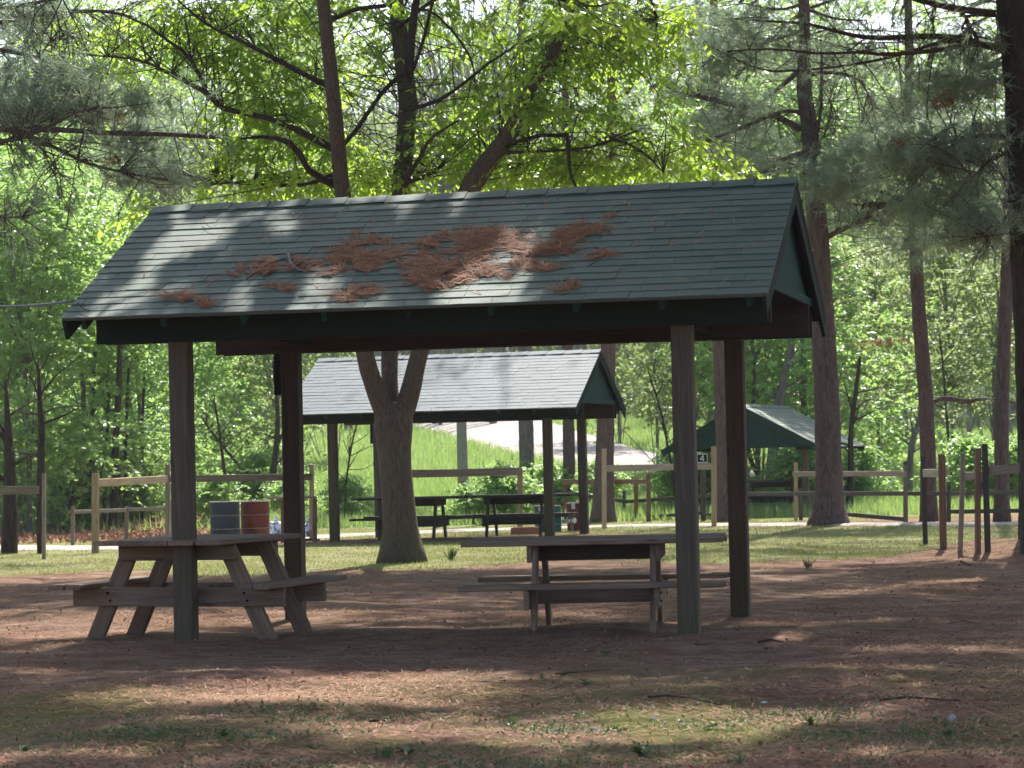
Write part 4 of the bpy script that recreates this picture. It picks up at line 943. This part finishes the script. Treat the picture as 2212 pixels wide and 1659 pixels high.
# pine out of the picture at the left whose boughs reach in
def C1(x, y): return (.336*x, .336*y)
def L1(pts, w0, w1): n = len(pts)-1; return [(*C1(x, y), w0+(w1-w0)*k/n) for k, (x, y) in enumerate(pts)]
YL = 31.0
pine(-330, 1250, 'pine standing outside the left edge, its reddish boughs crossing the upper left', [(-330, 1250, 120), (-335, 800, 112), (-345, 400, 100), (-350, 0, 95), (-355, -600, 75), (-360, -1500, 30)],
     [L1([(-900, 700), (-400, 800), (0, 832), (350, 835), (700, 855), (1100, 865), (1380, 885)], 17, 9), L1([(-900, 900), (-300, 900), (0, 905), (180, 880), (400, 760), (640, 680)], 13, 4), L1([(-100, 980), (60, 900), (200, 860)], 8, 5),
      L1([(-900, 150), (-300, 270), (0, 320), (150, 350), (250, 372), (420, 470)], 14, 5), L1([(-900, 250), (-300, 180), (0, 145), (300, 85), (500, 70), (700, 75), (850, 110)], 13, 5), L1([(-300, 50), (0, 55), (200, 20), (400, -10)], 10, 6),
      L1([(200, 880), (380, 960), (550, 1045), (800, 1110), (1080, 1155)], 10, 4), L1([(-300, 640), (0, 715), (110, 735), (250, 820)], 7, 4), L1([(-200, 1390), (0, 1395), (190, 1400)], 5, 3), L1([(200, 880), (330, 1030), (400, 1140)], 4, 2), L1([(250, 372), (380, 200), (500, 240)], 4, 2)],
     [(120, 60, 160, 70, YL+12, 1.5, 260), (330, 330, 130, 70, YL+12, 1.5, 280), (90, 200, 150, 60, YL+12, 1.5, 300), (130, 180, 100, 40, YL, 1.2, 230), (60, 240, 80, 35, YL, 1.0, 170), (210, 250, 70, 40, YL, 1.0, 110), (300, 230, 60, 40, YL, .8, 80), (330, 385, 90, 35, YL+1, .8, 120), (60, 30, 80, 40, YL, 1, 90), (270, 310, 80, 30, YL, .8, 70)],
     Y=YL, twn=18, twl=0.75, keep=0.3, dead=[(250, 350, 25, 8, YL, .2, 10), (230, 255, 60, 15, YL, .3, 24)], canopy=(-9.5, 31.0, 9.5, 16, 2.0, 1500))
# unseen pines added outside the view; crown clumps placed to shade around lit spots
LIT = [(110, 1350, 260, 36), (330, 1340, 180, 18), (560, 1338, 190, 16), (700, 1490, 460, 24), (1000, 1462, 230, 16), (560, 1516, 380, 16), (1120, 1588, 520, 34), (1520, 1556, 330, 24), (1260, 1322, 150, 9), (300, 1243, 320, 9), (950, 1300, 250, 6),
       (1330, 1642, 300, 10), (60, 1450, 90, 10), (1750, 1290, 60, 5), (2100, 1400, 120, 6), (1900, 1480, 120, 5), (400, 1640, 160, 8), (2000, 1625, 120, 6), (1500, 1440, 70, 5), (1650, 1345, 120, 4)]
ROOFLIT = [(420, 490, 80, 22), (560, 470, 90, 14), (350, 560, 60, 30), (250, 640, 90, 20), (480, 640, 180, 12), (660, 500, 60, 12), (820, 440, 130, 12), (960, 430, 90, 12), (760, 640, 160, 16), (960, 640, 160, 16), (1110, 530, 60, 26), (1060, 600, 60, 14), (560, 560, 70, 14), (700, 590, 60, 16), (880, 530, 60, 12), (1170, 480, 30, 14), (1130, 600, 60, 10), (380, 620, 60, 14), (1320, 500, 30, 6)]
shade_pines = [(-8.5, 22.0, 'unseen near pine added left of the view, crown shaped to dapple the left table'), (8.2, 21.5, 'unseen near pine added right of the view, crown shaped to shade the bare ground'),
         (9.5, 28.0, 'second unseen pine added right of the view, crown shaped to shade the right roof half'), (-7.5, 15.0, 'unseen pine added closest to us at left, crown shaped for shade'), (7.0, 14.5, 'unseen pine added closest to us at right, crown shaped for shade')]
def inlit(p, L_, eu=0, ev=0):
    d = p-CAM; w = d@CF; u = UC+FPX*(d@CR)/w; v = VC-FPX*(d@CU)/w
    return any(((u-a)/(c+eu))**2+((v-b_)/(d_+ev))**2 < random.uniform(0.75, 1.35) for a, b_, c, d_ in L_)
clumps = [[] for _ in shade_pines]; sv = np.array(SUN)/SUN.z
def add_clump(T, size):
    h = random.uniform(0, 1)**1.3*5.0 + (1.6+0.175*T[1])/0.851+0.9+size; c = T + sv*(h-T[2])
    k_ = int(np.argmin([math.hypot(c[0]-g_[0]*0.6, c[1]-g_[1]) for g_ in shade_pines])); clumps[k_].append((c, size))
W1i = wm(sh1).inverted()
def under_roof(T):
    for h in np.arange(2.45, 3.55, 0.1):
        l = W1i @ Vector(T+sv*(h-T[2]))
        if abs(l.x) < 2.66 and abs(l.y) < 2.0 and abs(l.z-(3.4813-abs(l.y)*0.495)) < 0.12: return True
    return False
for _ in range(1700):
    y = random.uniform(10.8, 31.5); x = random.uniform(-0.215, 0.23)*y; T = np.array([x, y, float(terrain(x, y))])
    sz_ = random.uniform(0.22, 0.42)
    if not under_roof(T) and not inlit(T, LIT, 60*sz_, 8*sz_): add_clump(T, sz_)
for _ in range(620):
    bx = random.uniform(-2.66, 2.66); by = random.uniform(-2.0, 0); T = np.array(W1(bx, by, 3.4813+by*0.495))
    sz_ = random.uniform(0.05, 0.12) if bx < 0.4 else random.uniform(0.25, 0.45)
    if not inlit(T, ROOFLIT, 200*sz_, 80*sz_) and (bx > 0.4 or random.random() < 0.6): add_clump(T, sz_)
for (gx, gy, lab), cl in zip(shade_pines, clumps):
    gz = float(terrain(gx, gy)); root = empty('pine_tree', (gx, gy, gz), label=lab, cat='tree', group='tall pines')
    b = MB(); b.tube([(0, 0, -0.2), (0, 0, 0.3), (-gx*0.02, 0.3, 5), (-gx*0.06, 1.2, 15)], [0.34, 0.26, 0.22, 0.06], 12); link('trunk', b.mesh('trunk', M['bark_pine'], True), root)
    cen = np.array([c for c, s_ in cl]); sz = np.array([s_ for c, s_ in cl]); per = 30
    cc = np.repeat(cen, per, 0)+rng.normal(size=(len(cen)*per, 3))*np.repeat(sz, per)[:, None]*np.array([0.55, 0.55, 0.2])
    v_, f_ = tufts(cc, randdir(len(cc), 0.2), 0.17, 8, 0.026); link('crown', np_mesh('crown', v_-np.array([gx, gy, gz]), f_, M['needle']), root)
    b = MB()
    for c in cen[::5]: b.tube(smooth_line([(gx*0.95, gy+0.5, c[2]-0.7), (gx*0.45+c[0]*0.55, gy*0.45+c[1]*0.55, c[2]), c], 6), np.linspace(0.05, 0.010, 6), 4, False)
    link('branches', b.mesh('branches', M['twig']), root, Matrix.Identity(4))

# --- leafy trees behind the fences: shared crown meshes, one copy per tree
def crown_mesh(nspray, R, H, per, leafL, leafW, m_, seed, low=0.0):
    r_ = np.random.default_rng(seed); nb = 26
    cen = np.stack([r_.normal(0, 0.5, nb)*R, r_.normal(0, 0.5, nb)*R, r_.uniform(low, 1, nb)*H], 1)
    taper = 1.15-0.75*(cen[:, 2:]/H); cen[:, :2] *= taper
    C = cen[r_.integers(0, nb, nspray)] + r_.normal(size=(nspray, 3))*np.array([0.24*R, 0.24*R, 0.055*H])
    (v_, f_), _ = sprays(C, per, 0.45, leafL, leafW, 0.35, 0.8)
    return np_mesh('crown', v_, f_, m_), cen
CM = [crown_mesh(1500, 2.5, 7.5, 14, 0.13, 0.085, M['leaf_maple'], 1), crown_mesh(1300, 2.2, 7.0, 14, 0.13, 0.085, M['leaf_maple'], 2, 0.05), crown_mesh(800, 2.4, 6.0, 12, 0.15, 0.10, M['leaf_wood'], 3, 0.1), crown_mesh(420, 1.6, 5.0, 12, 0.14, 0.09, M['leaf_wood'], 4, 0.1),
      crown_mesh(500, 1.1, 1.6, 12, 0.13, 0.08, M['leaf_maple'], 5)]
def skeleton(cen, H, seed, r=0.10):
    random.seed(seed); b = MB(); top = np.array([random.uniform(-.4, .4), random.uniform(-.4, .4), H*0.95])
    ax = smooth_line([(0, 0, -2.2), (random.uniform(-.1, .1), 0, H*0.3), (random.uniform(-.25, .25), 0.1, H*0.6), top], 12); b.tube(ax, np.linspace(r, 0.015, 12), 8, True, 0.04)
    for c in cen[:18]:
        i_ = int(np.clip(c[2]/H*10-2.5, 0, 10)); a = ax[i_]; b.tube(smooth_line([a, (a+c)/2+np.array([0, 0, 0.1]), c], 5), np.linspace(r*0.35, 0.008, 5), 4, False)
    return b.mesh('trunk', M['bark_grey'], True)
SK = [skeleton(CM[0][1], 7.5, 1, 0.07), skeleton(CM[1][1], 7.0, 2, 0.06), skeleton(CM[2][1], 6.0, 3, 0.07), skeleton(CM[3][1], 5.0, 4, 0.06), skeleton(CM[4][1], 1.6, 5, 0.02)]
def leafy(x, y, kind, scale, label, name='leafy_tree', group=None, cat='tree', dz=0.0, lift=1.6):
    gz = float(terrain(x, y)); root = empty(name, (x, y, gz), label=label, cat=cat, group=group); rz = random.uniform(0, 6.28)
    for nm_, me in (('crown', CM[kind][0]), ('trunk', SK[kind])):
        o = link(nm_, me, root); o.matrix_basis = Matrix.Translation((0, 0, lift*scale+dz)) @ Matrix.Rotation(rz, 4, 'Z') @ Matrix.Diagonal((scale, scale, scale*random.uniform(0.92, 1.1), 1))
    return root
def xat(u, Y): return at(u, 1000, Y)[0]
left_trees = [(60, 63, 0, 1.15, 'bright green maple at the left edge, lowest on the trunk'), (190, 66, 1, 1.2, 'bright green maple second from the left edge'), (10, 72, 0, 1.4, 'tall maple behind the left edge'), (300, 70, 0, 1.0, 'maple just beyond the left roof corner'),
              (130, 78, 1, 1.3, 'maple behind the two leftmost maples'), (420, 76, 1, 0.95, 'maple seen through the left bay of the big shelter'), (520, 82, 0, 0.8, 'pale maple between the left posts of the big shelter'), (600, 74, 3, 1.0, 'sparse yellow green sapling right of the rear left post'), (-120, 66, 0, 1.3, 'maple beyond the left edge'),
              (240, 90, 0, 1.3, 'far maple above the left roof slope'), (720, 92, 3, 1.1, 'small yellow green tree at the left post of the middle shelter')]
for u, Y_, k, s_, lab in left_trees: leafy(xat(u, Y_), Y_, k, s_, lab, group='young leafy trees beyond the left fence', lift=0.35)
right_trees = [(1420, 84, 2, 0.9, 'leafy tree in the gap right of the middle shelter'), (1340, 100, 2, 1.0, 'leafy tree behind the widest pine trunk'), (1500, 78, 3, 1.1, 'slender tree above the left tip of the small shelter'), (1590, 80, 2, 1.05, 'leafy tree straight behind the small shelter gable'), (1700, 86, 2, 1.1, 'leafy tree above the small shelter roof'), (1735, 74.5, 0, 1.5, 'tall maple shading the small shelter roof'), (1640, 75.5, 1, 1.4, 'tall maple directly behind the small shelter'),
               (1810, 79, 3, 1.2, 'slender tree right of the thick pine'), (1900, 90, 2, 1.1, 'leafy tree between the thick pine and the next trunk'), (2060, 84, 2, 1.15, 'leafy tree between the two straight pine trunks'), (2150, 76, 3, 1.2, 'slender tree by the rightmost straight pine trunk'), (2230, 88, 2, 1.2, 'leafy tree at the right edge'), (1960, 104, 2, 1.1, 'distant tree at the meadow edge on the right'), (1780, 108, 0, 1.0, 'distant maple behind the thick pine')]
for u, Y_, k, s_, lab in right_trees: leafy(xat(u, Y_), Y_, k, s_, lab, group='leafy trees beyond the right fence', lift=1.2)
# saplings and shrubs at the fence lines
shr = [(1560, 69, 1.0, 'shrub left of the small shelter'), (1740, 71, 0.9, 'shrub behind the pale single rail'), (1850, 70, 0.8, 'shrub right of the thick pine base'), (2100, 68, 1.0, 'shrub behind the paired posts'), (2200, 67, 0.9, 'shrub at the right edge fence'), (1010, 63.5, 0.55, 'low bush left of the orange end post'), (1080, 64, 0.8, 'pale bush behind the orange end post'),
       (1180, 66, 0.8, 'bush behind the slim trunks under the middle shelter'), (1290, 70, 0.7, 'bush at the foot of the widest pine trunk'), (1460, 68, 0.9, 'bush behind the number board'), (130, 66, 0.8, 'bush on the bank at the far left'), (300, 68, 0.8, 'bush on the bank behind the pale fence'), (470, 66, 0.7, 'bush above the blue black drum'), (560, 72, 0.8, 'bush above the rusty red drum'), (640, 68, 0.7, 'bush at the reddish posts'), (740, 66, 0.7, 'bush left of the forked trunk')]
for u, Y_, s_, lab in shr: leafy(xat(u, Y_), Y_, 4, s_, lab, name='shrub', cat='shrub', group='shrubs along the fences', lift=0.05)

# --- particular thin trunks
def thin(pts, label, Y=None, m_='bark_dark', name='sapling', base=None):
    u, v, w = pts[0]; root, g = trunk_root(u, v, label, name, group='thin trunks beyond the fences', Y=Y)
    P, R = limb_px(pts, g[1]); P[0, 2] = g[2]-0.1; limb_part('trunk', root, P, R, M[m_], 8, 0.05)
    b = MB()
    for _ in range(9):
        i_ = random.randint(len(P)//3, len(P)-2); a = P[i_]; e = a+np.array([random.uniform(-.9, .9), random.uniform(-.4, .4), random.uniform(0.1, 0.9)])
        b.tube(local(root, smooth_line([a, (a+e)/2+rng.normal(size=3)*0.08, e], 5)), np.linspace(R[i_]*0.4+0.004, 0.004, 5), 4, False)
    link('twigs', b.mesh('twigs', M[m_]), root)
thin([(89, 1196, 19), (88, 1050, 17), (90, 930, 15), (86, 860, 10), (82, 780, 5)], 'dark trunk behind the weathered post at left')
thin([(20, 1196, 38), (22, 1080, 32), (20, 980, 24), (16, 900, 14), (12, 820, 6)], 'broad shadowy trunk at the left edge')
thin([(197, 1150, 13), (196, 1050, 11), (198, 920, 10), (205, 760, 7)], 'thin trunk behind the pale corner post', Y=66)
thin([(222, 1150, 10), (228, 1040, 9), (232, 940, 7), (236, 780, 4)], 'thinnest of the trunks behind the pale fence', Y=67)
thin([(243, 1148, 20), (247, 1050, 18), (250, 950, 16), (258, 800, 12), (262, 620, 7)], 'thickest of the dark trunks behind the pale fence', Y=65)
thin([(268, 1150, 10), (271, 1050, 9), (272, 930, 8), (280, 760, 5)], 'thin dark trunk right of the thickest one', Y=66)
thin([(303, 1150, 9), (310, 1060, 9), (306, 960, 8), (312, 800, 5)], 'slightly bent trunk left of the front shelter post', Y=68)
thin([(487, 1150, 8), (487, 1050, 8), (475, 940, 6), (462, 860, 4)], 'thin trunk above the two drums', Y=68)
thin([(590, 1150, 18), (583, 1080, 17), (593, 1000, 14), (600, 900, 10), (590, 780, 5)], 'curved trunk left of the rear shelter post', Y=70)
thin([(571, 1063, 7), (520, 1010, 7), (470, 950, 5), (437, 905, 4)], 'leaning bare trunk slanting up to the left', Y=72)
thin([(1660, 1125, 28), (1664, 1050, 25), (1672, 960, 22), (1683, 870, 20), (1700, 790, 16), (1712, 740, 13), (1720, 640, 8)], 'forked leaning trunk rising behind the small shelter roof', Y=72, m_='bark_grey')
thin([(1624, 1110, 12), (1640, 1040, 10), (1618, 980, 10), (1625, 900, 8), (1632, 760, 5)], 'crooked trunk seen under the small shelter gable', Y=73)
thin([(1834, 1100, 16), (1838, 1000, 13), (1838, 930, 11), (1848, 850, 10), (1858, 769, 7)], 'dark bent sapling just right of the thick pine', Y=66)
thin([(1963, 1078, 15), (1966, 1000, 14), (1972, 950, 13), (1984, 910, 9), (1996, 840, 5)], 'leaning trunk left of the straight pine', Y=72, m_='bark_grey')
thin([(2060, 1080, 7), (2045, 900, 6), (2038, 800, 5), (2030, 730, 4)], 'very thin bare sapling between the straight pines', Y=72)
thin([(1460, 1060, 5), (1440, 950, 5), (1425, 880, 4), (1400, 800, 3)], 'thin bare sapling right of the middle shelter', Y=66)
thin([(745, 1100, 4), (748, 1040, 4), (760, 960, 4), (775, 900, 3)], 'thin sapling between left post and forked trunk', Y=64)
# pale bare tree behind the forked one
root, g = trunk_root(1000, 1000, 'bare pale grey tree with many upright twigs behind the forked tree', 'bare_tree', Y=75)
b = MB(); base = at(985, 520, 75); b2 = smooth_line([(g[0], g[1], g[2]-.1), (base+g)/2, base], 8); limb_part('trunk', root, b2, np.linspace(0.16, 0.12, 8), M['twig_pale'], 10)
for _ in range(120):
    e = at(random.uniform(830, 1180), random.uniform(-120, 260), 75+random.uniform(-2, 2)); m1 = base*0.55+e*0.45+rng.normal(size=3)*0.35; q = smooth_line([base, m1, e], 9)
    b.tube(q, np.linspace(0.035, 0.008, 9), 4, False)
    for _k in range(5):
        i_ = random.randint(3, 7); e2 = q[i_]+nrm(e-base)*random.uniform(.4, 1.2)+rng.normal(size=3)*0.35; b.tube([q[i_], (q[i_]+e2)/2+rng.normal(size=3)*.05, e2], [0.012, 0.009, 0.005], 3, False)
link('branches', b.mesh('branches', M['twig_pale']), root, Matrix.Identity(4))

# --- the wooded hillside as one mass
def woods(name, n_tree, ylo, yhi, m_, hmin, hmax, leafs, size, xr=46, gap=None):
    P = []; 
    for _ in range(n_tree):
        y = random.uniform(ylo, yhi); x = random.uniform(-xr, xr)*y/140; h = random.uniform(hmin, hmax); g_ = float(terrain(x, y)); R_ = h*0.30
        nb = 9; cen = np.stack([rng.normal(0, 0.5, nb)*R_, rng.normal(0, 0.5, nb)*R_, rng.uniform(0.15, 1, nb)*h], 1)
        P.append(np.array([x, y, g_])+cen[rng.integers(0, nb, leafs)]+rng.normal(size=(leafs, 3))*np.array([.3*R_, .3*R_, .07*h]))
    P = np.concatenate(P); pu, pv = px_of(P[:, 0], P[:, 1], P[:, 2]); ok = np.ones(len(P), bool)
    for a, b_, c, d_ in ((1010, 15, 70, 32), (1905, 62, 80, 34), (2070, 60, 40, 18)): ok &= ((pu-a)/c)**2+((pv-b_)/d_)**2 > 1
    P = P[ok]; A = randdir(len(P), -0.2, 0.5); S = rng.normal(size=(len(P), 3)); s_ = size*rng.uniform(0.6, 1.3, len(P))
    v_, f_ = leaves(P, A, S, s_, s_*0.75); return tag(link(name, np_mesh(name, v_, f_, m_)), kind='stuff')
woods('woods', 190, 128, 165, M['leaf_wood'], 7, 14, 900, 0.28)
woods('woods', 150, 160, 205, M['leaf_maple'], 10, 16, 600, 0.42)
woods('pine_woods', 70, 135, 190, M['needle'], 10, 16, 800, 0.30)

tb = MB()
for _ in range(260):
    y = random.uniform(112, 175); x = random.uniform(-0.23, 0.23)*y; z = float(terrain(x, y)); h = random.uniform(7, 15); dx = random.uniform(-1.2, 1.2)
    ax = smooth_line([(x, y, z-.2), (x+dx*.3, y, z+h*.4), (x+dx, y, z+h)], 6); tb.tube(ax, np.linspace(random.uniform(.10, .24), .03, 6), 5, False)
    for _k in range(6):
        a = ax[random.randint(1, 4)]; e = a+np.array([random.uniform(-2.2, 2.2), random.uniform(-1, 0.2), random.uniform(0.3, 2.5)]); tb.tube([a, (a+e)/2+rng.normal(size=3)*.2, e], [.05, .035, .015], 3, False)
tag(link('woods_trunks', tb.mesh('woods_trunks', M['bark_grey'])), kind='stuff')

# ------------------------------------------------------------------ grass, litter and small plants
def blades(n, fx, fmask, h0, h1, w, m_, name, lean=0.35):
    x, y = fx(n); k_ = rng.random(n) < fmask(x, y); x, y = x[k_], y[k_]; n = len(x); z = terrain(x, y)
    P = np.stack([x, y, z-0.005], 1); h = rng.uniform(h0, h1, n)[:, None]; d = nrm(np.stack([rng.normal(0, lean, n), rng.normal(0, lean, n), np.ones(n)], 1))
    s = nrm(np.stack([rng.normal(size=n), rng.normal(size=n)*0.3, np.zeros(n)], 1))*w/2
    v_ = np.stack([P-s, P+s, P+d*h], 1).reshape(-1, 3)
    return tag(link(name, np_mesh(name, v_, np.arange(len(v_)).reshape(-1, 3), m_)), kind='stuff')
def off_road(x, y):
    ok = np.ones(len(x))
    for k in range(len(rp)-1):
        a, c = rp[k][:2], rp[k+1][:2]; d = c-a; t = np.clip(((x-a[0])*d[0]+(y-a[1])*d[1])/(d@d), 0, 1)
        ok[np.hypot(x-a[0]-t*d[0], y-a[1]-t*d[1]) < road_px[k][2]/2-0.1] = 0
    return ok
def wedge(y0, y1, pw=1.0):
    def f(n):
        y = y0+(y1-y0)*rng.random(n)**pw; return rng.uniform(-0.215, 0.215, n)*y, y
    return f
blades(150000, wedge(31, 62, 1.15), lambda x, y: grass_mask(x, y)*np.clip(0.55+0.6*np.sin(2.3*x+np.sin(1.9*y))*np.sin(1.7*y+0.8*x), 0.12, 1), 0.015, 0.065, 0.012, M['grass'], 'grass')
def tufty(x, y): return np.clip(np.sin(x*3.1+np.sin(y*1.7)*2)*np.sin(y*2.3+x)*1.5-0.55, 0, 1)*0.6
blades(60000, wedge(11, 30), lambda x, y: tufty(x, y)*(0.25+0.9*np.exp(-((y-13)/2.0)**2)), 0.02, 0.055, 0.006, M['grass'], 'sparse_grass', 0.6)
blades(190000, wedge(62, 134, 1.2), lambda x, y: meadow_mask(x, y)*0.9*off_road(x, y), 0.12, 0.40, 0.035, M['meadow'], 'meadow_grass', 0.25)
# needles lying on the ground
n = 260000; y = 10.8+(33-10.8)*rng.random(n)**1.35; x = rng.uniform(-0.215, 0.215, n)*y
dens = np.clip(0.5+0.6*np.sin(1.1*x+0.6*y)*np.sin(0.9*y-0.7*x), 0.15, 1); k_ = rng.random(n) < dens; x, y = x[k_], y[k_]; n = len(x)
P = np.stack([x, y, terrain(x, y)+0.004+0.01*rng.random(n)], 1); th = rng.uniform(0, 2*math.pi, n); d = np.stack([np.cos(th), np.sin(th), rng.normal(0, .12, n)], 1); s = np.stack([-np.sin(th), np.cos(th), np.zeros(n)], 1)
l = rng.uniform(0.05, 0.12, n)[:, None]; w_ = 0.0036
vv = np.stack([P-s*w_, P+s*w_, P+d*l+s*rng.normal(0, .012, (n, 1))], 1).reshape(-1, 3)
tag(link('pine_needle_litter', np_mesh('pine_needle_litter', vv, np.arange(len(vv)).reshape(-1, 3), M['litter'])), kind='stuff')
n = 1500; y = 11+(34-11)*rng.random(n)**1.2; x = rng.uniform(-0.21, 0.21, n)*y; P = np.stack([x, y, terrain(x, y)+0.012], 1)
v_, f_ = leaves(P, randdir(n, 0.15, 0.3), randdir(n, 0, 0.3), rng.uniform(0.02, 0.05, n), rng.uniform(0.012, 0.026, n))
tag(link('dead_leaves', np_mesh('dead_leaves', v_, f_, M['litter'])), kind='stuff')
bz = rng.random(3200); n = 3200; y = 50+rng.random(n)*20; x = -rng.uniform(0.10, 0.215, n)*y; P = np.stack([x, y, terrain(x, y)+0.02], 1)
v_, f_ = leaves(P, randdir(n, 0.3, 0.4), randdir(n), rng.uniform(0.08, 0.16, n), rng.uniform(0.05, 0.1, n)); tag(link('bank_leaves', np_mesh('bank_leaves', v_, f_, M['litter'])), kind='stuff')
# ground sticks
for pts, r, lab, mm in [([(1400, 1512), (1440, 1508), (1490, 1513), (1560, 1530)], 0.007, 'long thin curved stick on the ground below the right table', 'twig'), ([(1200, 1460), (1260, 1455), (1322, 1450)], 0.005, 'straight thin stick lying left of the right front post', 'twig'),
        ([(1025, 1470+6), (1070, 1478), (1110, 1480)], 0.004, 'short twig in the shade in the middle of the ground', 'twig'), ([(800, 1565), (820, 1561), (838, 1560)], 0.008, 'stubby stick at the lower centre left', 'twig'), ([(930, 1538), (925, 1339+200), (960, 1540)], 0.004, 'tiny pale twig near the centre', 'twig_pale'),
        ([(1900, 1520), (1960, 1512), (2020, 1517), (2075, 1520)], 0.009, 'piece of dark bark half buried at the lower right', 'twig'), ([(1640, 1392), (1665, 1387), (1690, 1392)], 0.010, 'curl of bark right of the front post', 'bark_dark'), ([(2345*.885, 1245*.885+160), (2130, 1260), (2160, 1262)], 0.007, 'thin pale stick on the right slope', 'twig_pale'),
        ([(2130, 1285), (2160, 1284), (2190, 1286)], 0.006, 'short grey stick below the right mound', 'twig_pale'), ([(928, 1340), (945, 1341), (962, 1343)], 0.004, 'pale straw stalk in the shadow band', 'twig_pale'), ([(1500, 1395), (1520, 1397), (1540, 1394)], 0.005, 'short twig near the right table legs', 'twig'), ([(2050, 1340+10), (2080, 1345), (2120, 1352)], 0.005, 'bent twig on the bare ground at right', 'twig'),
        ([(2075, 1216), (2098, 1226)], 0.014, 'short broken stake lying in the grass by the posts', 'bark_dark')]:
    stick('stick', [gnd(a, b_)+np.array([0, 0, r+0.008]) for a, b_ in pts], r, lab, 'sticks lying on the ground', M[mm] if mm in M else M['twig'])
def weed(u, v, n, h, label, kind='broad'):
    g = gnd(u, v); root = empty('weed', g, label=label, cat='weed', group='small weeds on the ground')
    if kind == 'broad':
        a = rng.uniform(0, 6.28, n); A = np.stack([np.cos(a), np.sin(a), rng.uniform(0.2, 1.0, n)], 1); S = np.stack([-np.sin(a), np.cos(a), np.zeros(n)], 1)
        v_, f_ = leaves(np.tile([0, 0, 0.005], (n, 1))+rng.normal(0, .006, (n, 3)), A, S, rng.uniform(.7, 1.1, n)*h, rng.uniform(.35, .5, n)*h)
    else:
        A = np.stack([rng.normal(0, .35, n), rng.normal(0, .35, n), np.ones(n)], 1); v_, f_ = leaves(rng.normal(0, .02, (n, 3))*np.array([1, 1, 0]), A, rng.normal(size=(n, 3)), rng.uniform(.5, 1.1, n)*h, np.full(n, 0.010))
    link('leaf_cluster', np_mesh('leaf_cluster', v_, f_, M['weed_leaf']), root)
n = 5200; px_, py_ = rng.uniform(-2.4, 2.4, 60), rng.uniform(11.0, 14.2, 60); k_ = rng.integers(0, 60, n)
x = px_[k_]+rng.normal(0, 0.13, n); y = py_[k_]+rng.normal(0, 0.13, n); P = np.stack([x, y, terrain(x, y)+0.004+0.014*rng.random(n)], 1)
v_, f_ = leaves(P, randdir(n, 0.35, 0.35), randdir(n, 0, .3), rng.uniform(0.014, 0.034, n), rng.uniform(0.008, 0.016, n)); tag(link('ground_cover', np_mesh('ground_cover', v_, f_, M['weed_leaf'])), kind='stuff')
for a in [(1393, 1635, 16, 0.085, 'pale broad leaved weed at the bottom edge right of centre'), (1307, 1415, 8, 0.06, 'small bright weed in front of the right table'), (880, 1630, 12, 0.07, 'weed at the bottom edge left of centre'), (1750, 1565, 12, 0.06, 'weed in the sunlit patch, lower right'), (480, 1590, 12, 0.06, 'broad weed at the lower left'),
          (1100, 1570, 14, 0.07, 'weed on the sunlit streak at the lower centre', 'g'), (975, 1212, 40, 0.22, 'tall grass tuft right of the forked tree trunk', 'g'), (1745, 1230, 24, 0.16, 'grass tuft behind the right shelter posts', 'g'), (1170, 1470, 8, 0.05, 'tiny weed in the shaded middle ground'), (1085, 1475, 8, 0.04, 'tiny seedling near the centre'),
          (540, 1598, 10, 0.05, 'seedling at the lower left'), (830, 1640, 30, 0.07, 'grass tuft at the bottom edge', 'g'), (2050, 1590, 12, 0.05, 'weed near the lower right corner'), (1540, 1575, 10, 0.055, 'weed below the curved stick'), (50, 1625, 14, 0.06, 'weed in the lower left corner'), (1263, 1480, 10, 0.05, 'small weed below the right table legs'), (680, 1620, 12, 0.055, 'weed by the bottom edge, left part'), (1600, 1650, 12, 0.05, 'weed at the bottom edge under the right post'), (1220, 1458, 8, 0.05, 'weed left of the straight thin stick')]:
    weed(*a)
for u, v, lab in [(1288, 1578, 'white dry leaf on the sunlit streak, left'), (1412, 1553, 'white dry leaf on the sunlit streak, middle'), (1650, 1520, 'white dry leaf on the sunlit streak, right'), (100, 1510, 'pale leaf at the left on bare ground'), (1283, 1384, 'pale leaf in front of the right table'), (2030, 1505, 'curled brown leaf at the lower right')]:
    g = gnd(u, v); b = MB(); b.add([(-.022, 0, .006), (0, -.014, .003), (.025, 0, .010), (0, .014, .011), (-.005, -.006, .015)], [(0, 1, 4), (1, 2, 4), (2, 3, 4), (3, 0, 4)])
    o = link('fallen_leaf', b.mesh('fallen_leaf', M['paper'] if 'white' in lab else M['litter'])); o.location = g; tag(o, lab, 'leaf', 'fallen leaves')
# dandelion clock
g = gnd(2058, 1600); root = empty('dandelion', g, label='round white dandelion seed head at the lower right', cat='dandelion')
b = MB(); b.tube([(0, 0, 0), (0.005, 0, 0.05), (0, 0, 0.10)], [.0025]*3, 5); link('stalk', b.mesh('stalk', M['grass']), root)
c = np.tile([0, 0, 0.11], (160, 1)); v_, f_ = tufts(c, randdir(160), 0.022, 3, 0.0018, 0.5); link('seed_head', np_mesh('seed_head', v_, f_, M['paper']), root)
for o in bpy.data.objects:
    if o.type == 'MESH' and o.parent is not None and o.name.split('.')[0] in ('twigs', 'crown', 'branches', 'foliage', 'dead_needles', 'seed_head'): o['kind'] = 'stuff'
print('TRIS', sum(len(m.loop_triangles) or sum(max(0, len(p.vertices)-2) for p in m.polygons) for m in bpy.data.meshes if len(m.polygons) < 400000))
